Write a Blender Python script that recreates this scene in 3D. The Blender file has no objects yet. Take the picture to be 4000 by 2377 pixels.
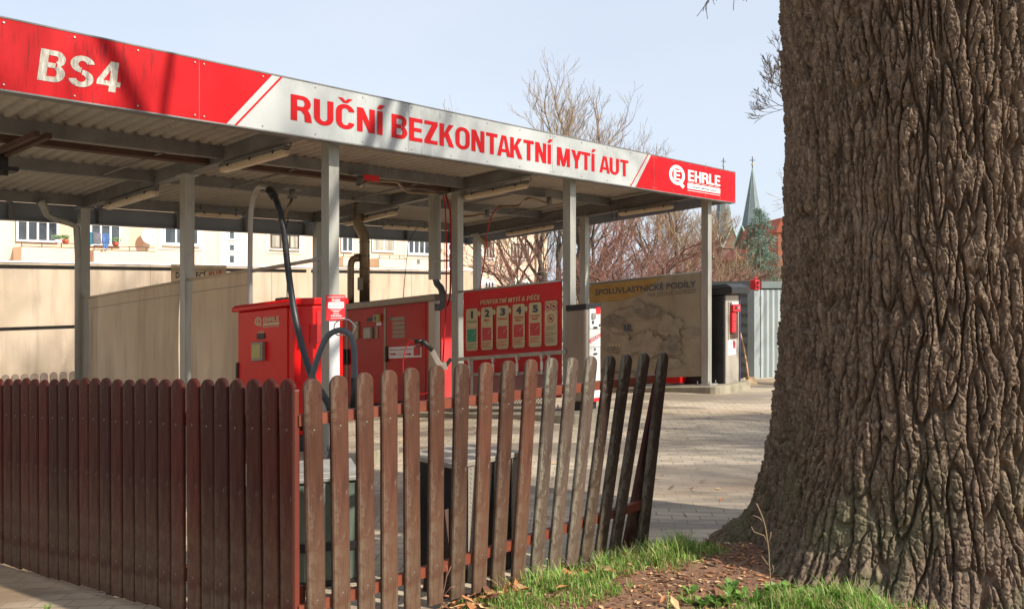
import bpy, math, random
import numpy as np
from mathutils import Vector, Matrix, noise as mnoise

# ------------------------------------------------------------------ camera, world, sun, exposure
scene = bpy.context.scene
COL = scene.collection
FPX, HX, HY, EYE = 3409.0, 2000.0, 1115.0, 1.6
cam_data = bpy.data.cameras.new('camera')
cam_data.sensor_width = 36.0
cam_data.lens = 36.0 * FPX / 4000.0
cam_data.shift_y = (HY - 1188.5) / 4000.0
cam_data.clip_start, cam_data.clip_end = 0.05, 3000
cam = bpy.data.objects.new('camera', cam_data)
COL.objects.link(cam)
cam.location = (0, 0, EYE)
cam.rotation_euler = (math.radians(90), 0, 0)
scene.camera = cam

SUN_EL = math.radians(38)
SH = (0.86, -0.51)
_n = math.hypot(*SH)
SUN_DIR = Vector((SH[0]/_n*math.cos(SUN_EL), SH[1]/_n*math.cos(SUN_EL), math.sin(SUN_EL)))
sd = bpy.data.lights.new('sun', 'SUN')
sd.energy = 5.0
sd.angle = math.radians(1.0)
sd.color = (1.0, 0.93, 0.83)
sun = bpy.data.objects.new('sun', sd)
COL.objects.link(sun)
sun.rotation_euler = SUN_DIR.to_track_quat('Z', 'Y').to_euler()

world = bpy.data.worlds.new('World')
scene.world = world
world.use_nodes = True
wt = world.node_tree
wt.nodes.clear()
wo = wt.nodes.new('ShaderNodeOutputWorld')
bg = wt.nodes.new('ShaderNodeBackground')
sky = wt.nodes.new('ShaderNodeTexSky')
sky.sky_type = 'NISHITA'
sky.sun_disc = False
sky.sun_elevation = SUN_EL
sky.sun_rotation = math.atan2(SUN_DIR.x, SUN_DIR.y)
sky.altitude = 200
sky.air_density = 1.0
sky.dust_density = 2.0
sky.ozone_density = 1.2
veil = wt.nodes.new('ShaderNodeMix'); veil.data_type = 'RGBA'     # thin high cloud over the whole sky
tc = wt.nodes.new('ShaderNodeTexCoord')
nz = wt.nodes.new('ShaderNodeTexNoise'); nz.inputs['Scale'].default_value = 1.6; nz.inputs['Detail'].default_value = 5
mp = wt.nodes.new('ShaderNodeMapping'); mp.inputs['Scale'].default_value = (1, 1, 3)
mr = wt.nodes.new('ShaderNodeMapRange')
mr.inputs[1].default_value = 0.3; mr.inputs[2].default_value = 0.75
mr.inputs[3].default_value = 0.62; mr.inputs[4].default_value = 0.82
wt.links.new(tc.outputs['Generated'], mp.inputs['Vector'])
wt.links.new(mp.outputs[0], nz.inputs['Vector'])
wt.links.new(nz.outputs[0], mr.inputs[0])
wt.links.new(mr.outputs[0], veil.inputs['Factor'])
wt.links.new(sky.outputs[0], veil.inputs['A'])
veil.inputs['B'].default_value = (5.3, 5.8, 6.6, 1)
wt.links.new(veil.outputs['Result'], bg.inputs[0])
bg.inputs[1].default_value = 0.115
wt.links.new(bg.outputs[0], wo.inputs[0])

scene.view_settings.view_transform = 'Standard'
scene.view_settings.look = 'None'
scene.view_settings.exposure = 0.5
scene.view_settings.gamma = 1.0
scene.cycles.max_bounces = 6
scene.cycles.transparent_max_bounces = 8
scene.cycles.use_denoising = True

# ------------------------------------------------------------------ frames of reference
AX, AY = -1.756, 8.43                 # foot of the first front post of the car wash
UX, UY = 0.656, 0.7548                # along the front of the canopy
VX, VY = -0.7548, 0.656               # into the bays; the whole site falls away towards the back
DIP = 0.085

def S(u, t, z):
    return Vector((AX + u*UX + t*VX, AY + u*UY + t*VY, z - DIP*t))

def at(px, py, Y):                    # a point on the line of sight at depth Y
    return Vector(((px-HX)/FPX*Y, Y, EYE + (HY-py)/FPX*Y))

def on_t(px, py, t):                  # measured (u, z) on the upright plane t = const
    k = (px-HX)/FPX
    u = (k*(AY+t*VY) - AX - t*VX) / (UX - k*UY)
    Y = AY + u*UY + t*VY
    return u, EYE + (HY-py)/FPX*Y + DIP*t

def on_u(px, py, u):
    k = (px-HX)/FPX
    t = (k*(AY+u*UY) - AX - u*UX) / (VX - k*VY)
    Y = AY + u*UY + t*VY
    return t, EYE + (HY-py)/FPX*Y + DIP*t

def on_z(px, py, z):                  # measured (u, t) on the sloping plane under the roof
    k = (px-HX)/FPX; m = (HY-py)/FPX
    # AX+u UX+t VX = k Y ; EYE + m Y = z - DIP t ; Y = AY+u UY+t VY
    a = np.array([[UX-k*UY, VX-k*VY], [m*UY, m*VY+DIP]])
    b = np.array([k*AY-AX, z-EYE-m*AY])
    u, t = np.linalg.solve(a, b)
    return float(u), float(t)

def on_line(px, p, q):                # x,y where the line of sight meets a line seen from above
    k = (px-HX)/FPX
    dx, dy = q[0]-p[0], q[1]-p[1]
    s = (k*p[1]-p[0]) / (dx-k*dy)
    return p[0]+s*dx, p[1]+s*dy, s

def softp(x): return max(0.0, x) if x > 0.4 or x < -0.4 else (x+0.4)**2/1.6
def ut(X, Y): return (X-AX)*UX+(Y-AY)*UY, (X-AX)*VX+(Y-AY)*VY
def ground(X, Y):
    u, t = ut(X, Y)
    g = -0.05 - 0.005*min(max(Y-5, 0), 12)
    fade = min(1.0, max(0.0, (9.5-Y)/2.5))
    g -= 0.06*softp(-X-0.3)*fade if X > -8 else 0.06*7.7*fade
    g -= DIP*softp(min(t, 7.0)-0.2)
    return g

# ------------------------------------------------------------------ materials
def srgb(h):
    h = h.lstrip('#')
    v = [int(h[i:i+2], 16)/255 for i in (0, 2, 4)]
    return tuple(x/12.92 if x <= 0.04045 else ((x+0.055)/1.055)**2.4 for x in v) + (1,)

class NT:
    def __init__(s, name):
        s.m = bpy.data.materials.new(name); s.m.use_nodes = True
        s.t = s.m.node_tree; s.t.nodes.clear()
        s.out = s.n('ShaderNodeOutputMaterial')
        s.b = s.n('ShaderNodeBsdfPrincipled')
        s.l(s.b.outputs[0], s.out.inputs[0])
        s.tc = s.n('ShaderNodeTexCoord')
    def n(s, k): return s.t.nodes.new(k)
    def l(s, a, b): s.t.links.new(a, b)
    def coord(s, scale=(1,1,1), rot=(0,0,0), kind='Object'):
        m = s.n('ShaderNodeMapping'); m.inputs['Scale'].default_value = scale; m.inputs['Rotation'].default_value = rot
        s.l(s.tc.outputs[kind], m.inputs['Vector']); return m.outputs[0]
    def noise(s, vec, scale, detail=5, rough=0.6, dist=0.0):
        n = s.n('ShaderNodeTexNoise'); n.inputs['Scale'].default_value = scale; n.inputs['Detail'].default_value = detail
        n.inputs['Roughness'].default_value = rough; n.inputs['Distortion'].default_value = dist
        s.l(vec, n.inputs['Vector']); return n.outputs[0]
    def rng(s, v, a, b, c=0.0, d=1.0):
        m = s.n('ShaderNodeMapRange'); m.inputs[1].default_value = a; m.inputs[2].default_value = b
        m.inputs[3].default_value = c; m.inputs[4].default_value = d; s.l(v, m.inputs[0]); return m.outputs[0]
    def math(s, op, a, b=None):
        m = s.n('ShaderNodeMath'); m.operation = op
        for i, x in enumerate((a, b)):
            if x is None: continue
            if isinstance(x, (int, float)): m.inputs[i].default_value = x
            else: s.l(x, m.inputs[i])
        return m.outputs[0]
    def mix(s, f, a, b):
        m = s.n('ShaderNodeMix'); m.data_type = 'RGBA'
        for k, x in (('Factor', f), ('A', a), ('B', b)):
            if isinstance(x, (int, float)): m.inputs[k].default_value = x
            elif isinstance(x, tuple): m.inputs[k].default_value = x
            else: s.l(x, m.inputs[k])
        return m.outputs['Result']
    def bump(s, h, strength=0.3, dist=0.01):
        b = s.n('ShaderNodeBump'); b.inputs['Strength'].default_value = strength; b.inputs['Distance'].default_value = dist
        s.l(h, b.inputs['Height']); s.l(b.outputs[0], s.b.inputs['Normal'])
    def set(s, col=None, rough=0.6, metal=0.0, spec=None):
        if col is not None:
            if isinstance(col, tuple): s.b.inputs['Base Color'].default_value = col
            else: s.l(col, s.b.inputs['Base Color'])
        if isinstance(rough, (int, float)): s.b.inputs['Roughness'].default_value = rough
        else: s.l(rough, s.b.inputs['Roughness'])
        s.b.inputs['Metallic'].default_value = metal
        if spec is not None: s.b.inputs['Specular IOR Level'].default_value = spec
        return s.m

def pm(name, c1, c2=None, scale=3.0, rough=0.6, metal=0.0, bump=0.0, stretch=(1,1,1), spec=None, dirt=None, dirt_amt=0.5):
    """two-tone procedural surface, optional dirt streaks running down"""
    s = NT(name)
    v = s.coord(stretch)
    f = s.noise(v, scale)
    col = s.mix(s.rng(f, 0.35, 0.65), srgb(c1), srgb(c2 or c1))
    if dirt:
        d = s.noise(s.coord((1, 1, 0.15)), 14, 6, 0.7)
        d2 = s.noise(s.coord(), 2.2, 3)
        k = s.math('MULTIPLY', s.rng(d, 0.5, 0.72), s.rng(d2, 0.4, 0.65, 0.0, dirt_amt))
        col = s.mix(k, col, srgb(dirt))
    if bump: s.bump(s.noise(v, scale*8, 6), bump, 0.004)
    return s.set(col, s.rng(f, 0.3, 0.7, max(0.02, rough-0.08), min(1, rough+0.1)), metal, spec)

M = {}
M['galv'] = pm('galvanised_steel', '#99988f', '#aeada4', 6, 0.5, 0.45, 0.05, (1,1,0.25), dirt='#6b5f50', dirt_amt=0.5)
M['galv_dark'] = pm('weathered_steel', '#6c6c6a', '#82817e', 4, 0.6, 0.3, 0.1, (1,1,1), dirt='#463c34', dirt_amt=0.5)
M['sheet'] = pm('roof_sheet_underside', '#a29b90', '#b0a99d', 1.4, 0.65, 0.1, 0.05, dirt='#6e5a44', dirt_amt=0.6)
M['rust'] = pm('rusty_brown_steel', '#4a352a', '#5a4034', 5, 0.75, 0.1, 0.2)
M['fascia_in'] = pm('fascia_inner_face', '#7d828a', '#8b9098', 2, 0.55, 0.3, 0.0)
M['dark'] = pm('black_plastic', '#1d1c1d', '#2a2828', 6, 0.5, 0.0, 0.05)
M['rubber'] = pm('black_rubber_hose', '#26272a', '#343639', 20, 0.45, 0.0, 0.1)
M['hose_grey'] = pm('grey_ribbed_hose', '#5b5f62', '#4b4f52', 60, 0.5, 0.0, 0.3)
M['stainless'] = pm('brushed_stainless', '#a59d90', '#b5ad9f', 8, 0.42, 0.4, 0.03, (1,1,0.1))
M['stain_dull'] = pm('dull_stainless', '#8d8070', '#9b8e7e', 3, 0.5, 0.35, 0.03, (1,1,0.2), dirt='#5d4c3c', dirt_amt=0.4)
M['white'] = pm('white_enamel', '#dcdcd8', '#e6e6e2', 3, 0.4, 0.0, 0.0, dirt='#8b8578', dirt_amt=0.3)
M['pvc'] = pm('white_plastic_frame', '#e6e6e4', '#efefec', 2, 0.45)
M['diffuser'] = pm('yellowed_lamp_diffuser', '#cdbda2', '#bfae92', 5, 0.4, dirt='#8a7a62', dirt_amt=0.5)
M['pipe'] = pm('brown_flue_pipe', '#7b6a55', '#8d7b64', 5, 0.4, 0.6, 0.05, dirt='#463526', dirt_amt=0.5)
M['letter_red'] = pm('red_vinyl', '#bc060e', '#b2050c', 3, 0.5, spec=0.25)
M['letter_dark'] = pm('dark_grey_print', '#3c4650', '#4a545c', 6, 0.6)
M['letter_brown'] = pm('faded_print', '#6b5c4c', '#7b6c5c', 6, 0.7)
M['letter_orange'] = pm('orange_print', '#c8442c', '#c03c26', 6, 0.7)
M['card'] = pm('beige_card', '#c8b78f', '#bdaa84', 5, 0.6, dirt='#8c7a58', dirt_amt=0.3)
M['card_green'] = pm('green_picture', '#2f8a68', '#3f9274', 6, 0.6)
M['card_red'] = pm('red_picture', '#b83a3e', '#c04a4c', 6, 0.6)
M['yellow'] = pm('yellow_plastic', '#bfae6a', '#a89858', 6, 0.5)
M['brick'] = None
M['concrete'] = pm('kerb_concrete', '#857d6c', '#9c937f', 5, 0.85, 0.0, 0.3, dirt='#5f6038', dirt_amt=0.8)
M['glass'] = pm('window_glass', '#2e353b', '#5a6268', 0.6, 0.08, 0.0, 0.0, spec=0.9)
M['curtain_glass'] = pm('window_glass_with_curtain', '#8a8578', '#b8b2a2', 1.5, 0.15, 0.0, 0.0, stretch=(3,3,0.3), spec=0.8)
M['brown_frame'] = pm('brown_window_frame', '#5a4436', '#4e3a2e', 3, 0.5)
M['plaster'] = pm('cream_plaster', '#e4cab0', '#dec2a6', 0.4, 0.9, 0.0, 0.1, dirt='#c9a98c', dirt_amt=0.4)
M['plaster_light'] = pm('white_plaster', '#efe3cd', '#eadcc6', 0.5, 0.9, 0.0, 0.05)
M['plaster_pink'] = pm('pink_plaster', '#dfb79c', '#d9ae94', 0.5, 0.9, 0.0, 0.05)
M['plank_post'] = pm('red_brown_painted_steel', '#6a2a18', '#5c2414', 6, 0.5, 0.0, 0.1, (1,1,0.2))
M['bolt'] = pm('bolt_head', '#b9b6b0', '#9a978f', 20, 0.4, 0.5)
M['nail'] = pm('dull_nail', '#857c72', '#6d655c', 20, 0.5, 0.3)
M['wire'] = pm('bright_steel_wire', '#cfcac0', '#bdb8ae', 9, 0.3, 0.6)
M['red_hose'] = pm('red_rubber_hose', '#b8141a', '#a81218', 9, 0.4)
M['wood_pole'] = pm('bare_wood', '#b48a64', '#a0774f', 12, 0.7, 0.0, 0.1, (1,1,0.1))
M['shovel'] = pm('worn_shovel_blade', '#b39b76', '#a38a66', 6, 0.7, 0.1, 0.1)
M['tile'] = pm('red_roof_tiles', '#a8593f', '#8f4a34', 8, 0.85, 0.0, 0.3)
M['slate'] = pm('grey_spire_cladding', '#666e72', '#798082', 0.8, 0.7, 0.0, 0.0)
M['verdigris'] = pm('verdigris_copper', '#86a497', '#9ab5a8', 1.0, 0.7)
M['blue_roof'] = pm('blue_grey_sheet_roof', '#52606f', '#5d6b7a', 1.0, 0.6)
M['mesh_dark'] = None

def red_paint(name, base, base2, dirt='#3a1012', amt=0.55, rough=0.32, fade=None, speck=1.0, spec=0.4):
    s = NT(name)
    f = s.noise(s.coord(), 1.3, 4)
    col = s.mix(s.rng(f, 0.35, 0.65), srgb(base), srgb(base2))
    if fade:
        ff = s.noise(s.coord(), 0.9, 3)
        col = s.mix(s.rng(ff, 0.4, 0.7, 0.0, 0.75), col, srgb(fade))
    d = s.noise(s.coord((1, 1, 0.12)), 26*speck, 8, 0.75)
    big = s.noise(s.coord(), 1.1, 3)
    k = s.math('MULTIPLY', s.rng(d, 0.52, 0.66), s.rng(big, 0.42, 0.62, 0.0, amt))
    col = s.mix(k, col, srgb(dirt))
    s.bump(s.noise(s.coord(), 3, 2), 0.05, 0.02)
    return s.set(col, s.rng(f, 0.3, 0.7, rough, rough+0.15), 0.0, spec)
M['red'] = red_paint('red_cabinet_paint', '#da0808', '#cc0607', amt=0.3)
M['red_panel'] = red_paint('red_fascia_panel', '#c00410', '#b4030e', amt=0.8, rough=0.42, spec=0.25)
M['red_pale'] = red_paint('faded_red_panel', '#bc0e10', '#a80b0d', dirt='#4c1014', amt=0.4, fade='#a04044')
M['red_sign'] = red_paint('red_banner_fabric', '#d02628', '#c62022', dirt='#7a1a1c', amt=0.3, rough=0.5, fade='#b85252')
M['red_plain'] = red_paint('red_plate', '#d22630', '#cc202a', amt=0.1, rough=0.45)

def white_panel(name):
    s = NT(name)
    f = s.noise(s.coord(), 0.8, 4)
    col = s.mix(s.rng(f, 0.35, 0.65), srgb('#b2b5b2'), srgb('#9fa3a1'))
    d = s.noise(s.coord((1, 1, 0.3)), 40, 8, 0.8)
    big = s.noise(s.coord(), 0.9, 3)
    k = s.math('MULTIPLY', s.rng(d, 0.5, 0.7), s.rng(big, 0.45, 0.68, 0.05, 0.75))
    col = s.mix(k, col, srgb('#56544a'))
    return s.set(col, 0.45)
M['white_panel'] = white_panel('white_fascia_panel')
def grimy_letter():
    s = NT('grimy_silver_vinyl')
    d = s.noise(s.coord((1, 1, 0.25)), 30, 8, 0.8)
    col = s.mix(s.rng(d, 0.42, 0.66), srgb('#c9c4b6'), srgb('#63594c'))
    return s.set(col, 0.45)
M['letter_grime'] = grimy_letter()

def fabric(name, c1, c2, streak, trans=0.35):
    s = NT(name)
    f = s.noise(s.coord((1, 1, 0.12)), 5, 6)
    w = s.noise(s.coord(), 0.9, 3)
    col = s.mix(s.rng(w, 0.35, 0.65), srgb(c1), srgb(c2))
    col = s.mix(s.rng(f, 0.47, 0.7, 0.0, 0.6), col, srgb(streak))
    blo = s.noise(s.coord((1, 1, 0.5)), 1.9, 7, 0.7)
    col = s.mix(s.rng(blo, 0.55, 0.7, 0.0, 0.35), col, srgb(streak))
    s.bump(s.noise(s.coord((1,1,0.2)), 2.5, 3), 0.3, 0.03)
    s.set(col, 0.75)
    tr = s.n('ShaderNodeBsdfTranslucent'); s.l(col, tr.inputs[0])
    mx = s.n('ShaderNodeMixShader'); mx.inputs[0].default_value = trans
    s.l(s.b.outputs[0], mx.inputs[1]); s.l(tr.outputs[0], mx.inputs[2]); s.l(mx.outputs[0], s.out.inputs[0])
    return s.m
M['screen'] = fabric('beige_pvc_screen', '#efe2cc', '#e6d6be', '#c8b69c', 0.55)
M['poly'] = fabric('translucent_wall_panel', '#d8c6ae', '#cfbb9f', '#ad9880', 0.3)
M['paper'] = pm('white_paper', '#e2e2e6', '#d8d8dc', 5, 0.7)
M['cloth_blue'] = pm('blue_denim', '#3c5a8c', '#5577a8', 4, 0.9)
M['cloth_grey'] = pm('grey_jersey', '#6c6a72', '#5c5a62', 4, 0.9)
M['cloth_teal'] = pm('teal_towel', '#2f6f80', '#2a6070', 4, 0.9)
M['pot'] = pm('terracotta', '#b0553a', '#a04a30', 4, 0.8)
M['leaf_green'] = pm('green_leaves', '#56704a', '#6b8656', 9, 0.6)

def banner_mat():
    s = NT('stained_old_banner')
    o = s.coord()
    w = s.noise(o, 0.9, 4, 0.6, 0.6)
    col = s.mix(s.rng(w, 0.35, 0.65), srgb('#b6aa94'), srgb('#a09379'))
    st = s.noise(s.coord((1,1,0.25)), 4, 6)
    col = s.mix(s.rng(st, 0.52, 0.75, 0.0, 0.5), col, srgb('#7c6a50'))
    s.bump(s.noise(s.coord((1,1,0.4)), 2.2, 3), 0.5, 0.05)
    s.set(col, 0.7)
    tr = s.n('ShaderNodeBsdfTranslucent'); s.l(col, tr.inputs[0])
    mx = s.n('ShaderNodeMixShader'); mx.inputs[0].default_value = 0.25
    s.l(s.b.outputs[0], mx.inputs[1]); s.l(tr.outputs[0], mx.inputs[2]); s.l(mx.outputs[0], s.out.inputs[0])
    return s.m
M['old_banner'] = banner_mat()
def blot_mat(name, c, edge):
    s = NT(name)
    f = s.noise(s.coord(), 7, 6, 0.65, 0.4)
    col = s.mix(s.rng(f, 0.38, 0.62), srgb(c), srgb(edge))
    return s.set(col, 0.7)
M['blot'] = blot_mat('faded_photo_print', '#827c6c', '#9c907b')
M['blot_dark'] = blot_mat('faded_dark_print', '#6c685c', '#8a806e')
M['ochre'] = blot_mat('ochre_tone', '#9a7a3c', '#a68a50')

def paling_mat(name, c1, c2, lichen):
    s = NT(name)
    o = s.coord((1, 1, 0.06))
    g = s.noise(o, 60, 6, 0.65)
    oi = s.n('ShaderNodeObjectInfo')
    b = s.noise(s.coord((1,1,0.5)), 4, 4)
    fac = s.math('ADD', s.math('MULTIPLY', s.rng(g, 0.3, 0.7), 0.5), s.math('MULTIPLY', oi.outputs['Random'], 0.8))
    col = s.mix(fac, srgb(c1), srgb(c2))
    col = s.mix(s.rng(b, 0.5, 0.75, 0.0, 0.4), col, srgb('#24120e'))
    sep = s.n('ShaderNodeSeparateXYZ'); s.l(s.tc.outputs['Object'], sep.inputs[0])
    low = s.rng(sep.outputs[2], 0.7, 0.02, 0.0, 0.85)
    n2 = s.noise(s.coord(), 9, 5)
    col = s.mix(s.math('MULTIPLY', low, s.rng(n2, 0.3, 0.65)), col, srgb('#6c5b48'))
    chips = s.noise(s.coord((1, 1, 0.35)), 55, 3)
    col = s.mix(s.rng(chips, 0.71, 0.76, 0.0, 0.8), col, srgb('#8f8274'))
    if lichen:
        edge = s.rng(sep.outputs[0], 0.004, -0.046)
        ln = s.noise(s.coord((1,1,0.5)), 38, 8, 0.75)
        k = s.math('MULTIPLY', s.rng(s.math('ADD', ln, s.math('MULTIPLY', edge, 0.18)), 0.56, 0.66), lichen)
        wh = s.noise(s.coord(), 1.7, 3)
        top = s.rng(sep.outputs[2], 1.12, 1.2, 0.0, 0.35)
        k = s.math('MULTIPLY', k, s.rng(wh, 0.35, 0.6))
        col = s.mix(k, col, srgb('#8f8a78'))
    gr = s.noise(s.coord((1, 1, 0.03)), 130, 4, 0.6)
    col = s.mix(s.rng(gr, 0.5, 0.66, 0.0, 0.45), col, srgb('#24150f'))
    kn = s.noise(s.coord((1, 1, 0.6)), 13, 2)
    col = s.mix(s.rng(kn, 0.7, 0.76, 0.0, 0.7), col, srgb('#2a1710'))
    s.bump(g, 0.5, 0.005)
    return s.set(col, s.rng(g, 0.3, 0.7, 0.5, 0.75), 0.0, 0.22)
M['paling_l'] = paling_mat('dark_red_brown_paling', '#561c0f', '#36110a', 0.15)
M['paling_r'] = paling_mat('weathered_brown_paling', '#5e3a2a', '#3f291e', 0.3)
M['paling_moss'] = paling_mat('mossy_brown_paling', '#655449', '#4a3d34', 1.0)
M['paling_shaded'] = paling_mat('shaded_brown_paling', '#3c291e', '#2c1f17', 0.6)  # trunk's shade on the end pickets, put into the paling colour
M['rail'] = pm('brown_rail', '#7a3c26', '#68311e', 14, 0.55, 0.0, 0.2, (0.3,0.3,1))

# ------------------------------------------------------------------ mesh building
def np_obj(name, V, F, mat, origin=(0,0,0), parent=None, smooth=False, mi=None):
    V = np.asarray(V, dtype=np.float32) - np.asarray(origin, dtype=np.float32)
    F = np.asarray(F, dtype=np.int32)
    me = bpy.data.meshes.new(name)
    k = F.shape[1]
    me.vertices.add(len(V)); me.vertices.foreach_set('co', V.ravel())
    me.loops.add(F.size); me.loops.foreach_set('vertex_index', F.ravel())
    me.polygons.add(len(F)); me.polygons.foreach_set('loop_start', np.arange(len(F), dtype=np.int32)*k)
    me.polygons.foreach_set('loop_total', np.full(len(F), k, dtype=np.int32))
    for m in (mat if isinstance(mat, (list, tuple)) else [mat]): me.materials.append(m)
    if mi is not None: me.polygons.foreach_set('material_index', np.asarray(mi, dtype=np.int32))
    if smooth: me.polygons.foreach_set('use_smooth', np.ones(len(F), dtype=bool))
    me.update(calc_edges=True)
    o = bpy.data.objects.new(name, me); COL.objects.link(o)
    if parent is not None: o.parent = parent
    else: o.location = origin
    return o

def root_origin(p):
    while p.parent is not None: p = p.parent
    return Vector(p.get('_o', p.location)) if False else p.location.copy()

class MB:
    def __init__(s): s.v = []; s.f = []; s.m = []; s.mi = 0; s.sm = []
    def poly(s, pts, smooth=False):
        i = len(s.v); s.v += [tuple(p) for p in pts]; s.f.append(tuple(range(i, i+len(pts)))); s.m.append(s.mi); s.sm.append(smooth)
    def box8(s, c):
        i = len(s.v); s.v += [tuple(p) for p in c]
        for q in ((0,1,2,3),(7,6,5,4),(0,4,5,1),(1,5,6,2),(2,6,7,3),(3,7,4,0)):
            s.f.append(tuple(i+k for k in q)); s.m.append(s.mi); s.sm.append(False)
        return s
    def fbox(s, fr, a0, a1, b0, b1, z0, z1):
        if a0 > a1: a0, a1 = a1, a0
        if b0 > b1: b0, b1 = b1, b0
        if z0 > z1: z0, z1 = z1, z0
        return s.box8([fr(a0,b0,z0), fr(a0,b1,z0), fr(a1,b1,z0), fr(a1,b0,z0), fr(a0,b0,z1), fr(a0,b1,z1), fr(a1,b1,z1), fr(a1,b0,z1)])
    def sbox(s, *a): return s.fbox(S, *a)
    def tube(s, pts, r, n=10, cap=True):
        pts = [Vector(p) for p in pts]
        rs = r if isinstance(r, (list, tuple)) else [r]*len(pts)
        base = len(s.v); up = None
        for k, p in enumerate(pts):
            d = (pts[min(k+1, len(pts)-1)] - pts[max(k-1, 0)]).normalized()
            if up is None: up = Vector((0,0,1)) if abs(d.z) < 0.9 else Vector((1,0,0))
            x = d.cross(up).normalized(); up = x.cross(d).normalized()
            for j in range(n):
                a = 2*math.pi*j/n
                s.v.append(tuple(p + (x*math.cos(a) + up*math.sin(a))*rs[k]))
        for k in range(len(pts)-1):
            for j in range(n):
                a = base+k*n+j; b = base+k*n+(j+1) % n
                s.f.append((a, b, b+n, a+n)); s.m.append(s.mi); s.sm.append(True)
        if cap:
            s.f.append(tuple(base+j for j in range(n))[::-1]); s.m.append(s.mi); s.sm.append(False)
            s.f.append(tuple(base+(len(pts)-1)*n+j for j in range(n))); s.m.append(s.mi); s.sm.append(False)
        return s
    def bar(s, p, q, w, h, up=(0,0,1)):
        p, q = Vector(p), Vector(q); d = (q-p).normalized(); up = Vector(up)
        x = d.cross(up)
        x = x.normalized() if x.length > 1e-4 else Vector((1,0,0))
        y = x.cross(d).normalized(); x *= w/2; y *= h/2
        return s.box8([p-x-y, p+x-y, p+x+y, p-x+y, q-x-y, q+x-y, q+x+y, q-x+y])
    def prism(s, pts2, fr, d0, d1):
        """outline pts2 in (a,b), fr(a,b,depth) -> point"""
        n = len(pts2); i = len(s.v)
        s.v += [tuple(fr(a, b, d0)) for a, b in pts2] + [tuple(fr(a, b, d1)) for a, b in pts2]
        s.f.append(tuple(i+k for k in range(n))); s.f.append(tuple(i+n+k for k in range(n))[::-1])
        s.m += [s.mi]*2; s.sm += [False]*2
        for k in range(n):
            s.f.append((i+k, i+(k+1) % n, i+n+(k+1) % n, i+n+k)); s.m.append(s.mi); s.sm.append(False)
        return s
    def build(s, name, mat, parent=None, origin=None, bevel=0, rot=None):
        o0 = root_origin(parent) if parent is not None else Vector(origin if origin is not None else (
            sum(v[0] for v in s.v)/len(s.v), sum(v[1] for v in s.v)/len(s.v), min(v[2] for v in s.v)))
        me = bpy.data.meshes.new(name)
        me.from_pydata([(v[0]-o0.x, v[1]-o0.y, v[2]-o0.z) for v in s.v], [], s.f)
        for m in (mat if isinstance(mat, (list, tuple)) else [mat]): me.materials.append(m)
        me.polygons.foreach_set('material_index', s.m)
        me.polygons.foreach_set('use_smooth', s.sm)
        me.update()
        import bmesh
        bm = bmesh.new(); bm.from_mesh(me); bmesh.ops.recalc_face_normals(bm, faces=bm.faces); bm.to_mesh(me); bm.free()
        o = bpy.data.objects.new(name, me); COL.objects.link(o)
        if parent is not None: o.parent = parent
        else: o.location = o0
        if bevel:
            b = o.modifiers.new('bevel', 'BEVEL'); b.width = bevel; b.segments = 2; b.limit_method = 'ANGLE'
        return o

def tag(o, label=None, cat=None, group=None, kind=None):
    if label: o['label'] = label
    if cat: o['category'] = cat
    if group: o['group'] = group
    if kind: o['kind'] = kind
    return o
def empty(name, loc, label, cat, group=None):
    o = bpy.data.objects.new(name, None); COL.objects.link(o); o.location = loc
    o.empty_display_size = 0.1
    return tag(o, label, cat, group)
def copy_tree(o, parent=None):
    c = o.copy(); COL.objects.link(c); c.parent = parent
    for ch in list(o.children): copy_tree(ch, c)
    return c

# text to outlines; fit() lays it on any surface given by fr(x, y)
_tc = {}
def text_mesh(txt, bold=0.0, shear=0.0):
    k = (txt, bold, shear)
    if k in _tc: return _tc[k]
    cu = bpy.data.curves.new('t', 'FONT'); cu.body = txt; cu.offset = bold; cu.shear = shear; cu.resolution_u = 3
    cu.fill_mode = 'FRONT'; cu.dimensions = '2D'
    ob = bpy.data.objects.new('t', cu)
    me = ob.to_mesh()
    v = [(p.co.x, p.co.y) for p in me.vertices]; f = [tuple(p.vertices) for p in me.polygons]
    ob.to_mesh_clear(); bpy.data.objects.remove(ob); bpy.data.curves.remove(cu)
    _tc[k] = (v, f); return _tc[k]
def put_text(mb, txt, fr, x0, x1, y0, cap, bold=0.0, shear=0.0):
    """text from x0 to x1 on the baseline y0 with capitals of height cap"""
    v, f = text_mesh(txt, bold, shear)
    if not f: return
    hv, _ = text_mesh('H', bold, 0.0)
    hy0 = min(p[1] for p in hv); hh = max(p[1] for p in hv) - hy0
    a = min(p[0] for p in v); b = max(p[0] for p in v)
    i = len(mb.v)
    for x, y in v:
        mb.v.append(tuple(fr(x0 + (x-a)/(b-a)*(x1-x0), y0 + (y-hy0)/hh*cap)))
    for q in f:
        mb.f.append(tuple(i+k for k in q)); mb.m.append(mb.mi); mb.sm.append(False)
def rrect(x0, x1, y0, y1, r, n=4):
    o = []
    for cx, cy, a in ((x1-r, y1-r, 0), (x0+r, y1-r, 90), (x0+r, y0+r, 180), (x1-r, y0+r, 270)):
        for k in range(n+1):
            t = math.radians(a+90*k/n); o.append((cx+r*math.cos(t), cy+r*math.sin(t)))
    return o

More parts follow.
